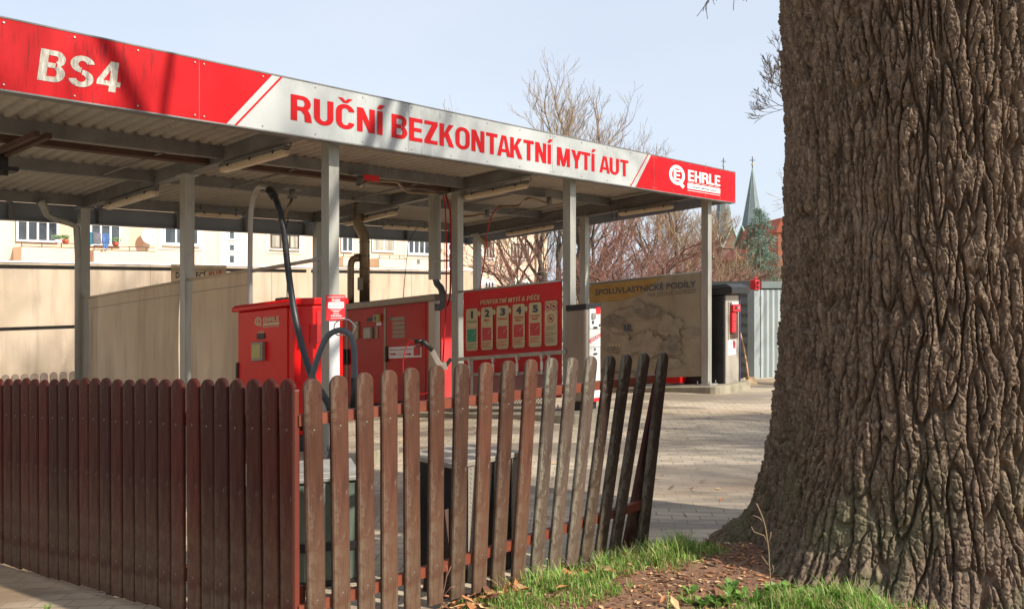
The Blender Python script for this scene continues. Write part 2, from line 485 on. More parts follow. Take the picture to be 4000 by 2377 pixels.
# block capitals for the big painted words (heavy condensed sans)
def _arc(cx, cy, rx, ry, a0, a1, tx, ty, n=10):
    o = []
    for k in range(n):
        p, q = math.radians(a0+(a1-a0)*k/n), math.radians(a0+(a1-a0)*(k+1)/n)
        o.append([(cx+rx*math.cos(p), cy+ry*math.sin(p)), (cx+rx*math.cos(q), cy+ry*math.sin(q)), (cx+(rx-tx)*math.cos(q), cy+(ry-ty)*math.sin(q)), (cx+(rx-tx)*math.cos(p), cy+(ry-ty)*math.sin(p))])
    return o
def _r(x0, y0, x1, y1): return [[(x0, y0), (x1, y0), (x1, y1), (x0, y1)]]
def _glyph(ch):
    s, h, w = 0.2, 0.165, 0.64
    acc = []
    base = {'Č': 'C', 'Í': 'I', 'É': 'E'}.get(ch, ch)
    if base == 'I': w = 0.2; g = _r(0, 0, 0.2, 1)
    elif base == 'B': g = _r(0, 0, s, 1)+_r(s, 1-h, w-0.25, 1)+_r(s, 0.44, w-0.25, 0.6)+_r(s, 0, w-0.25, h)+_arc(w-0.27, 0.74, 0.25, 0.26, -70, 90, s-0.02, h)+_arc(w-0.27, 0.285, 0.27, 0.285, -90, 75, s, h)
    elif base == 'R': g = _r(0, 0, s, 1)+_r(s, 1-h, w-0.27, 1)+_r(s, 0.41, w-0.27, 0.57)+_arc(w-0.28, 0.705, 0.27, 0.295, -90, 90, s, h)+[[(w-0.33, 0.43), (w-0.1, 0.47), (w-0.02, 0.3), (w+0.02, 0), (w-0.2, 0), (w-0.22, 0.27)]]
    elif base == 'P': g = _r(0, 0, s, 1)+_r(s, 1-h, w-0.27, 1)+_r(s, 0.37, w-0.27, 0.53)+_arc(w-0.28, 0.685, 0.28, 0.315, -90, 90, s, h)
    elif base == 'U': g = _r(0, 0.3, s, 1)+_r(w-s, 0.3, w, 1)+_arc(w/2, 0.3, w/2, 0.31, 180, 360, s, h)
    elif base == 'C': g = _r(0, 0.31, s, 0.69)+_arc(w/2, 0.69, w/2, 0.32, 8, 180, s, h)+_arc(w/2, 0.31, w/2, 0.32, 180, 352, s, h)
    elif base == 'O': w = 0.68; g = _r(0, 0.31, s, 0.69)+_r(w-s, 0.31, w, 0.69)+_arc(w/2, 0.69, w/2, 0.32, 0, 180, s, h)+_arc(w/2, 0.31, w/2, 0.32, 180, 360, s, h)
    elif base == 'S': g = _arc(w/2, 0.73, w/2-0.01, 0.28, 12, 265, s, h, 14)+_arc(w/2, 0.275, w/2, 0.285, 88, -168, s, h, 14)
    elif base == 'N': g = _r(0, 0, s, 1)+_r(w-s, 0, w, 1)+[[(0.01, 1), (s+0.02, 1), (w-0.01, 0), (w-s-0.02, 0)]]
    elif base == 'M': w = 0.8; g = _r(0, 0, s-0.01, 1)+_r(w-s+0.01, 0, w, 1)+[[(0.02, 1), (s+0.06, 1), (w/2+0.08, 0), (w/2-0.08, 0)], [(w-0.02, 1), (w-s-0.06, 1), (w/2-0.08, 0), (w/2+0.08, 0)]]
    elif base == 'E': w = 0.56; g = _r(0, 0, s, 1)+_r(s, 1-h, w, 1)+_r(s, 0.42, w-0.04, 0.42+h)+_r(s, 0, w, h)
    elif base == 'F': w = 0.54; g = _r(0, 0, s, 1)+_r(s, 1-h, w, 1)+_r(s, 0.42, w-0.05, 0.42+h)
    elif base == 'L': w = 0.52; g = _r(0, 0, s, 1)+_r(s, 0, w, h)
    elif base == 'H': g = _r(0, 0, s, 1)+_r(w-s, 0, w, 1)+_r(s, 0.42, w-s, 0.42+h)
    elif base == 'T': w = 0.58; g = _r(0, 1-h, w, 1)+_r(w/2-0.1, 0, w/2+0.1, 1-h)
    elif base == 'Z': w = 0.58; g = _r(0, 1-h, w, 1)+_r(0, 0, w, h)+[[(w-0.26, 1-h), (w, 1-h), (0.26, h), (0, h)]]
    elif base == 'K': g = _r(0, 0, s, 1)+[[(s, 0.36), (s, 0.6), (w-0.22, 1), (w+0.01, 1)], [(0.22, 0.5), (0.38, 0.68), (w+0.03, 0), (w-0.2, 0)]]
    elif base == 'A': w = 0.7; g = [[(0, 0), (0.19, 0), (w/2+0.03, 1), (w/2-0.12, 1)], [(w, 0), (w-0.19, 0), (w/2-0.03, 1), (w/2+0.12, 1)]]+_r(0.14, 0.2, w-0.14, 0.35)
    elif base == 'Y': w = 0.66; g = _r(w/2-0.1, 0, w/2+0.1, 0.42)+[[(0, 1), (0.22, 1), (w/2+0.1, 0.4), (w/2-0.1, 0.4)], [(w, 1), (w-0.22, 1), (w/2-0.1, 0.4), (w/2+0.1, 0.4)]]
    elif base == '4': w = 0.62; g = _r(0, 0.19, w, 0.35)+_r(0.33, 0, 0.52, 1)+[[(0, 0.34), (0.16, 0.34), (0.36, 0.78), (0.36, 1), (0.31, 1)]]
    elif base == ' ': return 0.2, []
    else: return None
    if ch in 'ÍÉ': acc = [[(w/2-0.12, 1.07), (w/2+0.04, 1.07), (w/2+0.2, 1.27), (w/2-0.02, 1.27)]]
    if ch == 'Č': acc = [[(w/2-0.07, 1.06), (w/2+0.07, 1.06), (w/2-0.09, 1.25), (w/2-0.25, 1.25)], [(w/2+0.07, 1.06), (w/2-0.07, 1.06), (w/2+0.09, 1.25), (w/2+0.25, 1.25)]]
    return w, g+acc
def block_text(mb, txt, fr, x0, x1, y0, cap, shear=0.0, gap=0.085):
    """fr(x, y, depth)"""
    cur = 0; parts = []
    prev = ''
    for ch in txt:
        w, g = _glyph(ch)
        if prev+ch in ('TA', 'AT', 'YT', 'AU', 'AK'): cur -= 0.1
        prev = ch; parts.append((cur, g)); cur += w+gap
    tot = cur-gap; k = 0
    for off, g in parts:
        for q in g:
            d = 0.00015*(k % 7); k += 1
            mb.poly([fr(x0+(off+x+shear*y)/(tot+shear)*(x1-x0), y0+y*cap, d) for x, y in q])
# ------------------------------------------------------------------ car wash canopy
canopy = empty('car_wash_canopy', S(0, 0, 0), 'long flat steel wash bay canopy with red and white lettered fascia on grey posts', 'canopy')
UL, UR, TF, TB = -5.0, 7.86, -0.3, 5.78
ZF0, ZF1 = 2.92, 3.405
# corrugated roof sheet: trapezoid ribs running into the depth
V = []; F = []
per = 0.137; n = int((UR-UL)/per)
prof = []
for i in range(n):
    u0 = UL+0.01+i*per
    prof += [(u0, 3.285), (u0+0.045, 3.285), (u0+0.065, 3.32), (u0+0.117, 3.32)]
prof.append((UL+0.01+n*per, 3.285))
ts = [TF+0.035, 1.2, 2.7, 4.2, TB-0.02]
for dz in (0, 0.003):
    for t in ts:
        for u, z in prof: V.append(S(u, t, z+dz))
m = len(prof); off = m*len(ts)
for r in range(len(ts)-1):
    for c in range(m-1):
        a = r*m+c
        F.append((a, a+1, a+1+m, a+m)); F.append((off+a, off+a+m, off+a+1+m, off+a+1))
np_obj('roof_sheet', V, F, M['sheet'], canopy.location, canopy)

def fr_f(off):                        # surface of the front fascia
    return lambda x, y: S(x, TF-off, y)
# diagonals of the colour fields, measured on the fascia
d1b, _ = on_t(885, 487, TF); d1t, _ = on_t(1064, 297, TF)
d2b, _ = on_t(920, 492, TF); d2t, _ = on_t(1100, 305, TF)
d3b, _ = on_t(2463, 731, TF); d3t, _ = on_t(2531, 608, TF)
d4b, _ = on_t(2482, 732, TF); d4t, _ = on_t(2544, 611, TF)
def slab(name, pts, mat, t0, t1):
    b = MB(); b.prism(pts, lambda a, z, d: S(a, d, z), t0, t1); return b.build(name, mat, canopy)
def split(b0, t0, b1, t1, gap=0.0):
    return [(b0, ZF0), (b1, ZF0), (t1, ZF1), (t0, ZF1)]
slab('fascia_panel', split(UL, UL, d1b, d1t), M['red_panel'], TF, TF+0.03)
slab('fascia_panel', split(d1b, d1t, d4b, d4t), M['white_panel'], TF, TF+0.03)
slab('fascia_panel', split(d4b, d4t, UR, UR), M['red_panel'], TF, TF+0.03)
for x0, x1 in ((d2b, d2t), (d3b, d3t)):
    b = MB(); b.poly([S(x0-0.012, TF-0.003, ZF0), S(x0+0.012, TF-0.003, ZF0), S(x1+0.012, TF-0.003, ZF1), S(x1-0.012, TF-0.003, ZF1)])
    b.build('diagonal_stripe', M['letter_red'], canopy)
# joints between the sheets and bolt heads
b = MB()
b.mi = 1
for x in (-4.4, -2.0, 0.97, 2.9, 4.72, 6.05):
    pass
joints = [on_t(px, py, TF)[0] for px, py in ((778, 350), (1597, 500), (2157, 600), (2555, 700))]
for x in joints:
    b.poly([S(x-0.0015, TF-0.002, ZF0), S(x+0.0015, TF-0.002, ZF0), S(x+0.0015, TF-0.002, ZF1), S(x-0.0015, TF-0.002, ZF1)])
b.mi = 0
xs = []
edges = [-4.9]+joints+[UR-0.02]
for k in range(len(edges)-1):
    a, c = edges[k]+0.04, edges[k+1]-0.04
    nn = max(2, int(round((c-a)/0.5)))
    xs += [a+(c-a)*i/nn for i in range(nn+1)]
for x in xs:
    for z in (ZF0+0.03, ZF1-0.03):
        b.tube([S(x, TF, z), S(x, TF-0.008, z)], 0.007, 6)
b.build('bolt_heads', [M['bolt'], M['galv_dark']], canopy)
# top and bottom edge trims
b = MB(); b.sbox(UL, UR, TF-0.004, TF+0.06, ZF1, ZF1+0.012); b.sbox(UL, UR, TF+0.0, TF+0.09, ZF0-0.012, ZF0)
b.build('fascia_trim', M['galv_dark'], canopy)

def word(px0, px1, pyb0, pyt0, pyb1, pyt1, txt, mat, bold=0.03, shear=0.0, wb=None):
    u0, zb0 = on_t(px0, pyb0, TF); _, zt0 = on_t(px0, pyt0, TF)
    u1, zb1 = on_t(px1, pyb1, TF); _, zt1 = on_t(px1, pyt1, TF)
    zb = (zb0+zb1)/2; zt = (zt0+zt1)/2
    b = MB(); block_text(b, txt, lambda x, y, d: S(x, TF-0.003-d, y), u0, u1, zb, zt-zb, shear)
    return b.build('lettering', mat, canopy)
word(144, 479, 318, 190, 361, 246, 'BS4', M['letter_grime'], 0, 0.1)
word(1135, 1494, 471, 371, 526, 433, 'RUČNÍ', M['letter_red'], 0.04)
word(1529, 2152, 538, 447, 641, 563, 'BEZKONTAKTNÍ', M['letter_red'], 0.04)
word(2175, 2322, 647, 574, 669, 601, 'MYTÍ', M['letter_red'], 0.04)
word(2341, 2454, 674, 609, 690, 626, 'AUT', M['letter_red'], 0.04)

def circle_logo(b, fr, cx, cy, rx, ry, mi_w, mi_r):
    """oval ring with a square E in it and a tail at lower right"""
    N = 28
    b.mi = mi_w
    for k in range(N):
        a0, a1 = 2*math.pi*k/N, 2*math.pi*(k+1)/N
        p = lambda a, s: fr(cx+rx*s*math.cos(a), cy+ry*s*math.sin(a))
        b.poly([p(a0, 1), p(a1, 1), p(a1, 0.66), p(a0, 0.66)])
    b.poly([fr(cx+rx*0.5, cy-ry*0.62), fr(cx+rx*1.0, cy-ry*1.0), fr(cx+rx*0.72, cy-ry*1.28), fr(cx+rx*0.3, cy-ry*0.95)])
    block_text(b, 'E', fr, cx-rx*0.42, cx+rx*0.42, cy-ry*0.5, ry*1.0)
def logo(parent, fr, x0, x1, z0, z1, mat, url='www.ehrle.com', name='brand_lettering', tag_col=None):
    """ring emblem, block word and a plate with the web address below"""
    w, h = x1-x0, z1-z0
    b = MB()
    circle_logo(b, fr, x0+0.14*w, z0+0.55*h, 0.14*w, 0.42*h, 0, 0)
    block_text(b, 'EHRLE', fr, x0+0.34*w, x0+0.97*w, z0+0.40*h, 0.47*h, 0.0, 0.07)
    # outline echo under the letters
    for k in range(5):
        a = x0+0.34*w+k*0.128*w
        b.poly([fr(a, z0+0.335*h), fr(a+0.105*w, z0+0.335*h), fr(a+0.105*w, z0+0.35*h), fr(a, z0+0.35*h)])
    b.poly([fr(x0+0.33*w, z0+0.06*h), fr(x0+0.97*w, z0+0.06*h), fr(x0+0.97*w, z0+0.29*h), fr(x0+0.33*w, z0+0.29*h)])
    b.poly([fr(x0+0.33*w, z0-0.03*h), fr(x0+0.97*w, z0-0.03*h), fr(x0+0.97*w, z0-0.01*h), fr(x0+0.33*w, z0-0.01*h)])
    o = b.build(name, mat, parent)
    if url:
        b = MB()
        put_text(b, url, lambda x, y: fr(x, y, 0.002), x0+0.42*w, x0+0.88*w, z0+0.115*h, 0.115*h, 0.02)
        b.build('web_address', M['letter_dark'], parent)
    return o
lu0, lz0 = on_t(2613, 745, TF); lu1, lz1 = on_t(2818, 745, TF)
logo(canopy, lambda x, y, d=0.0: S(x, TF-0.004-d, y), lu0, lu1, 3.0, 3.345, M['white'])

# side fascia at the right end and inner face of the back fascia
b = MB(); b.sbox(UR-0.03, UR, TF+0.03, TB, 2.93, 3.40); b.build('side_fascia', M['fascia_in'], canopy)
b = MB(); b.sbox(UL, UL+0.03, TF+0.03, TB, 2.93, 3.40); b.build('side_fascia', M['fascia_in'], canopy)
b = MB(); b.sbox(UL+0.03, UR-0.03, TB-0.03, TB, 2.96, 3.2); b.sbox(UL+0.03, UR-0.03, TB-0.1, TB-0.03, 2.945, 2.96); b.build('back_fascia', M['fascia_in'], canopy)
b = MB()
x = UL+0.6
while x < UR-0.1:
    b = MB(); b.sbox(x, x+0.05, TB-0.12, TB-0.031, 2.97, 3.28); b.build('fascia_bracket', M['galv_dark'], canopy); x += 1.17
for t in (0.9, 2.0, 3.1, 4.2):
    b = MB(); b.sbox(UR-0.12, UR-0.031, t, t+0.05, 2.96, 3.28); b.build('fascia_bracket', M['galv_dark'], canopy)

# beams into the depth, purlins along the front
for u in (-3.75, 0, 3.81):
    b = MB(); b.sbox(u-0.05, u+0.05, TF+0.05, 5.62, 3.13, 3.285); b.sbox(u-0.065, u+0.065, TF+0.05, 5.62, 3.122, 3.13)
    b.build('beam', M['galv_dark'], canopy)
b = MB(); u = 7.45
b.sbox(u-0.03, u+0.03, TF+0.05, 5.62, 3.05, 3.24); b.sbox(u-0.09, u+0.03, TF+0.05, 5.62, 3.03, 3.05); b.sbox(u-0.07, u-0.03, TF+0.05, 5.62, 3.225, 3.24)
b.build('beam', M['galv_dark'], canopy)
for t in (0.15, 1.85, 3.42, 5.42):
    for u0, u1 in ((UL+0.03, -3.8), (-3.7, -0.05), (0.05, 3.76), (3.86, 7.42)):
        b = MB(); b.sbox(u0, u1, t-0.03, t+0.03, 3.15, 3.283); b.build('purlin', M['galv_dark'], canopy)
for u0, u1 in ((-4.6, -0.06), (0.06, 3.75)):
    b = MB(); b.sbox(u0, u1, 2.12, 2.22, 3.14, 3.2); b.build('brown_rail', M['rust'], canopy)
for u in (-2.9, -0.68, 1.0, 3.0, 4.9, 6.5):
    b = MB(); b.tube([S(u, 1.9, 3.17), S(u, 3.4, 3.17)], 0.012, 6); b.build('tie_rod', M['galv_dark'], canopy)
# posts
def post(u, t, top, mat='galv', w=0.06):
    b = MB(); b.sbox(u-w, u+w, t-w, t+w, 0.02, top); b.sbox(u-0.13, u+0.13, t-0.13, t+0.13, 0.0, 0.02)
    b.sbox(u-0.1, u+0.1, t-0.1, t+0.1, top-0.012, top)
    o = b.build('post', M[mat], canopy)
    for a in (-1, 1):
        for c in (-1, 1):
            g = MB(); g.tube([S(u+a*0.105, t+c*0.105, 0.02), S(u+a*0.105, t+c*0.105, 0.07)], 0.009, 6)
            g.build('anchor_bolt', M['galv_dark'], o)
    return o
POSTS = [(-3.75, 0), (0, 0), (3.81, 0), (7.45, 0), (-3.75, 2.7), (0, 2.705), (3.81, 2.03), (7.45, 2.43), (0, 5.5), (3.81, 5.36), (7.4, 5.02), (-3.75, 5.4)]
for u, t in POSTS: post(u, t, 3.05 if u > 7 else 3.12)
# rainwater elbow and pipe at the back left post
b = MB()
e = [on_t(150, 785, 5.42), on_t(160, 800, 5.42), on_t(178, 842, 5.42), on_t(210, 858, 5.42), on_t(262, 872, 5.42), on_t(292, 890, 5.42), on_t(298, 1000, 5.42), on_t(298, 1640, 5.42)]
b.tube([S(u, 5.36, z) for u, z in e], [0.07, 0.055, 0.045, 0.045, 0.045, 0.045, 0.045, 0.045], 12)
b.build('downpipe', M['galv'], canopy)

# ------------------------------------------------------------------ strip lamps under the beams
def lamp(e0, e1, z, label, hook=True):
    (u0, t0), (u1, t1) = on_z(*e0, z), on_z(*e1, z)
    p, q = S(u0, t0, z), S(u1, t1, z)
    g = empty('strip_lamp', (p+q)/2, label, 'lamp', 'strip lamps under the canopy roof')
    d = (q-p).normalized(); upv = Vector((0,0,1)); x = d.cross(upv).normalized(); y = x.cross(d)
    b = MB(); b.bar(p+y*0.045, q+y*0.045, 0.075, 0.04); b.build('housing', M['galv_dark'], g)
    b = MB()
    L = (q-p).length
    prof2 = [(-0.05, 0.02), (-0.05, -0.01), (-0.035, -0.035), (0.035, -0.035), (0.05, -0.01), (0.05, 0.02)]
    ends = [(0.0, 0.7), (0.03, 1.0), (L-0.03, 1.0), (L, 0.7)]
    base = len(b.v)
    for s, k in ends:
        for a, c in prof2: b.v.append(tuple(p + d*s + x*a*k + y*(c*k)))
    for r in range(3):
        for j in range(6):
            a = base+r*6+j; c = base+r*6+(j+1) % 6
            b.f.append((a, c, c+6, a+6)); b.m.append(0); b.sm.append(False)
    b.f.append(tuple(range(base+5, base-1, -1))); b.f.append(tuple(range(base+18, base+24))); b.m += [0, 0]; b.sm += [False, False]
    b.build('diffuser', M['diffuser'], g)
    for s in (0.15, 0.5, 0.85):
        b = MB(); c = p + d*L*s + y*0.02; b.bar(c-x*0.056, c+x*0.056, 0.02, 0.03); b.build('clip', M['dark'], g)
    for s in (0.1, 0.9):
        b = MB(); c = p + d*L*s; b.tube([c+y*0.06, c+y*0.13], 0.006, 5); b.build('hanger', M['dark'], g)
    b = MB(); b.tube([q+y*0.05, q+d*0.06+y*0.045, q+d*0.07+y*0.09], 0.006, 5); b.build('cable_end', M['dark'], g)
    return g
lamp((868, 664), (1122, 592), 3.04, 'longer yellowed strip lamp under the beam left of the sign post, nearer the fascia')
lamp((418, 810), (610, 750), 3.04, 'strip lamp under the beam ending at the leftmost back post')
lamp((1818, 771), (2060, 723), 3.04, 'strip lamp under the second beam, above the red service banner')
lamp((1350, 874), (1548, 829), 3.04, 'strip lamp at the back of the second beam, behind the brown flue pipe')
lamp((1497, 884), (1676, 895), 3.06, 'level strip lamp on the back purlin, right of the brown flue pipe')
lamp((764, 835), (940, 846), 3.06, 'level strip lamp on the back purlin, behind the arched hose boom')
lamp((1981, 915), (2160, 884), 2.96, 'strip lamp under the right end beam, above the red service banner')
lamp((2419, 836), (2629, 806), 2.96, 'strip lamp under the right end beam, behind the logo of the red fascia end')

# ------------------------------------------------------------------ swivel booms on the ceiling
def boom(label, pivot, pts, zl, mat, r=0.018, plate=True, hose=None, hose_mat=None):
    u, t = on_z(*pivot, 3.12)
    g = empty('hose_boom', S(u, t, 3.14), label, 'hose boom', 'swivel hose booms under the canopy roof')
    b = MB()
    if plate: b.sbox(u-0.14, u+0.14, t-0.05, t+0.05, 3.125, 3.145)
    b.tube([S(u, t, 3.125), S(u, t, 3.0)], 0.04, 12); b.sbox(u-0.06, u+0.06, t-0.02, t+0.02, 3.0, 3.05)
    b.build('swivel', M['galv_dark'], g)
    P = [S(u, t, zl)] + [S(*on_z(px, py, z), z) for px, py, z in pts]
    b = MB(); b.tube(smooth_path(P, 2), r, 10); b.build('arm', M[mat], g)
    if hose:
        b = MB(); b.tube(smooth_path([P[-1]]+hose, 5), 0.009, 8); b.build('hose', M[hose_mat], g)
    return g
def smooth_path(P, n=5):
    P = [Vector(p) for p in P]
    out = []
    for i in range(len(P)-1):
        p0 = P[max(i-1, 0)]; p1 = P[i]; p2 = P[i+1]; p3 = P[min(i+2, len(P)-1)]
        for k in range(n):
            s = k/n
            out.append(0.5*((2*p1)+(p2-p0)*s+(2*p0-5*p1+4*p2-p3)*s*s+(3*p1-p0-3*p2+p3)*s**3))
    out.append(P[-1]); return out
boom('long steel swivel boom with a red maker plate, above the red machine', (1408, 690), [(1440, 708, 3.0), (1543, 710, 3.0), (1560, 718, 3.0), (1588, 746, 2.97), (1620, 752, 2.97), (1712, 756, 2.97)], 3.0, 'pipe')
u, t = on_z(1438, 697, 3.02)
b = MB(); b.sbox(u-0.12, u+0.12, t-0.07, t-0.06, 2.98, 3.05)
tag(b.build('boom_plate', M['red_plain']), 'small red maker plate on the long steel boom', 'plate')
boom('short drooping swivel boom between the arched hose and the sign post', (1141, 742), [(1135, 790, 2.93), (1118, 830, 2.8), (1108, 880, 2.65)], 3.0, 'pipe')
boom('cranked swivel boom above the red banner with a dark red hose', (2145, 772), [(2080, 775, 3.02), (2050, 780, 3.02), (2028, 803, 3.0), (1950, 806, 3.0)], 3.02, 'pipe',
     hose=[at(1925, 835, 12.6), at(1905, 900, 12.5), at(1900, 960, 12.5), at(1888, 1040, 12.5), at(1876, 1120, 12.4), at(1872, 1200, 12.3)], hose_mat='red_hose')
boom('short swivel boom low behind the second beam, left of the cranked one', (1903, 822), [(1880, 836, 3.02), (1850, 843, 3.0), (1800, 846, 3.0)], 3.02, 'pipe')
# black double-armed boom at the left edge
u, t = on_z(10, 590, 3.12)
g = empty('hose_boom', S(u, t, 3.1), 'dark double armed boom bracket at the left edge under the roof', 'hose boom', 'swivel hose booms under the canopy roof')
b = MB()
for dx, dy in ((0, 0), (48, 6)):
    p = S(*on_z(-30+dx, 600+dy, 3.08), 3.08); q = S(*on_z(145+dx, 523+dy, 3.08), 3.08); b.bar(p, q, 0.045, 0.05)
b.build('arm', M['rust'], g)
b = MB(); b.tube([S(u, t, 3.14), S(u, t, 2.88)], 0.05, 12); b.sbox(u-0.12, u+0.12, t-0.08, t+0.08, 2.92, 2.96); b.build('swivel', M['dark'], g)

# ------------------------------------------------------------------ kerbed islands under the partitions
def island(name, u0, u1, t0, t1, label):
    b = MB(); r = 0.25
    pts = rrect(u0, u1, t0, t1, r, 5)
    b.prism(pts, lambda a, c, d: S(a, c, d), -0.35, 0.0)
    return tag(b.build(name, M['concrete'], bevel=0.015), label, 'kerb', 'concrete islands under the wash bay partitions')
island('kerb_island', -0.75, 0.62, -0.45, 5.3, 'concrete island under the sign post and red vending cabinet')
island('kerb_island', 3.2, 4.15, -0.62, 5.3, 'mossy concrete island under the red banner and mesh screen')
island('kerb_island', 7.1, 8.35, -0.42, 5.1, 'concrete island under the old beige banner and payment pillar')

# ------------------------------------------------------------------ beige screens, rails, banners
def sheet(name, u, e, mat, hem=True, sag=0.015, nx=24, ny=12, offset=0.0):
    """cloth hanging in the plane u = const; e = four measured pixels (tl, tr, br, bl) """
    (t0, z0), (t1, z1), (t2, z2), (t3, z3) = [on_u(*p, u) for p in e]
    V = []; F = []
    rnd = random.Random(int(abs(t0*100)))
    ph = [rnd.random()*6 for _ in range(4)]
    for side in (0, 1):
        for j in range(ny+1):
            for i in range(nx+1):
                a, c = i/nx, j/ny
                t = (t0*(1-a)+t1*a)*(1-c)+(t3*(1-a)+t2*a)*c; z = (z0*(1-a)+z1*a)*(1-c)+(z3*(1-a)+z2*a)*c
                w = sag*(math.sin(a*7+ph[0]+c*2)+0.6*math.sin(a*15+ph[1]-c*3))*min(1, c*3)
                V.append(S(u+w+side*0.003+offset, t, z))
    N = (nx+1)*(ny+1)
    for j in range(ny):
        for i in range(nx):
            q = (j*(nx+1)+i, j*(nx+1)+i+1, (j+1)*(nx+1)+i+1, (j+1)*(nx+1)+i)
            F.append(q); F.append(tuple(x+N for x in q[::-1]))
    o = S(u, (t0+t1)/2, z2)
    return np_obj(name, V, F, M[mat], o, None, True), (t0, z0, t1, z1)
def screen(label, e, cat='screen', u=0.0, grp='beige splash screens'):
    o, (t0, z0, t1, z1) = sheet('splash_screen', u, e, 'screen')
    tag(o, label, cat, grp)
    b = MB(); b.tube([S(u-0.01, t0+0.05, z0-0.004), S(u-0.01, t1-0.05, z1-0.004)], 0.016, 8); b.build('top_hem', M['screen'], o)
    b = MB(); b.bar(S(u-0.008, t0, z0-0.155), S(u-0.008, t1, z1-0.155), 0.004, 0.006); b.build('seam', M['stain_dull'], o)
    return o
screen('beige fabric splash screen between the back left post and the middle post', ((346, 1161), (703, 1099), (703, 1560), (346, 1560)))
screen('beige fabric splash screen between the middle post and the steel pipe', ((752, 1089), (966, 1056), (966, 1560), (752, 1560)))
t0, z0 = on_u(991, 1057, 0); t1, z1 = on_u(1262, 1009, 0)
b = MB(); b.tube([S(0, t0+0.02, z0), S(0, t1, z1)], 0.02, 10); b.sbox(-0.03, 0.03, t1-0.02, t1+0.0, z1-0.04, z1+0.04)
tag(b.build('screen_rail', M['galv']), 'bare steel rail between the pipe and the sign post', 'rail')

# back wall: rails between the back posts and translucent sheets behind them
TW = 5.62
TWL = 10.6
b = MB()
_, za = on_t(0, 1036, TW); _, zb = on_t(1858, 1064, TW)
ztop = (za+zb)/2
wall = empty('back_rails', S(1.0, TW, 0), '', '')
for u0, u1 in ((-5.0, -3.8), (-3.7, -0.06), (0.06, 3.75), (3.87, 7.34)):
    b = MB(); b.sbox(u0, u1, TW-0.03, TW+0.01, ztop-0.045, ztop+0.005); b.build('rail', M['rust' if 0 else 'galv_dark'], wall)
_, zm = on_t(150, 1281, TW)
b = MB(); b.sbox(-3.7, -0.06, TW-0.03, TW+0.01, zm-0.02, zm+0.025); b.build('rail', M['galv_dark'], wall)
tag(wall, 'dark steel rails running between the back posts of the wash bays', 'rails')
wall2 = empty('sheet_screen', S(1.0, TWL, -0.2), 'long sunlit cream sheet wall behind the wash bays below the apartment windows', 'wall')
zl_ = on_t(900, 1040, TWL)[1]
ue = on_t(1862, 1100, TWL)[0]; us = -11.0; k = 0
while us < ue:
    u2 = min(ue, us+1.45)
    b = MB(); b.sbox(us, u2-0.012, TWL, TWL+0.02, -0.6, zl_); b.build('sheet_panel', M['poly'], wall2); us += 1.45
b = MB(); b.sbox(-11.0, ue, TWL-0.02, TWL+0.04, zl_+0.001, zl_+0.03); b.build('top_strip', M['pvc'], wall2)
# solid pickets added to imitate shadowy picket silhouettes on the sheet at the left
M['picket_silhouette'] = pm('silhouette_picket', '#766658', '#837264', 6, 0.8)
g = empty('picket_silhouettes', S(-4, TWL-0.3, -0.2), 'low row of rounded pickets added to imitate shadowy silhouettes on the cream sheet wall', 'fence')
for i in range(9):
    px = 22+i*37.7
    u, zt = on_t(px, 1462-i*2.0, TWL-0.3)
    hw = 0.065
    pts = [(u-hw, -0.5), (u+hw, -0.5), (u+hw, zt-hw)]+[(u+hw*math.cos(a), zt-hw+hw*math.sin(a)) for a in (0.5, 1.05, 1.57, 2.1, 2.64)]+[(u-hw, zt-hw)]
    b = MB(); b.prism(pts, lambda a, c, d: S(a, d, c), TWL-0.3, TWL-0.28); b.build('picket', M['picket_silhouette'], g)
# little hung banner on the back rail
def bw(px, py): return on_t(px, py, TW-0.05)
(u0, z0), (u1, z1) = bw(668, 1037), bw(885, 1100)
b = MB(); b.sbox(u0, u1, TW-0.05, TW-0.047, z1-0.15, z0+0.02)
bn = tag(b.build('hung_banner', M['screen'], bevel=0), 'small pale banner with black and red words on the back rail', 'banner')
def word_at(fr, meas, parent, txt, p0, p1, base_y, cap_px, mat, bold=0.02, shear=0.0, name='lettering'):
    (a0, z0), (a1, z1) = meas(*p0), meas(*p1)
    zc = meas((p0[0]+p1[0])/2, base_y)[1]; zt = meas((p0[0]+p1[0])/2, base_y-cap_px)[1]
    b = MB(); put_text(b, txt, fr, a0, a1, zc, zt-zc, bold, shear); return b.build(name, M[mat], parent)
frb = lambda x, y: S(x, TW-0.053, y)
word_at(frb, bw, bn, 'D', (686, 1085), (701, 1085), 1086, 24, 'letter_dark', 0.03)
word_at(frb, bw, bn, 'ECÍ', (765, 1085), (804, 1085), 1087, 24, 'letter_dark', 0.03)
word_at(frb, bw, bn, 'KLÍČ', (816, 1085), (868, 1085), 1087, 24, 'letter_orange', 0.03)

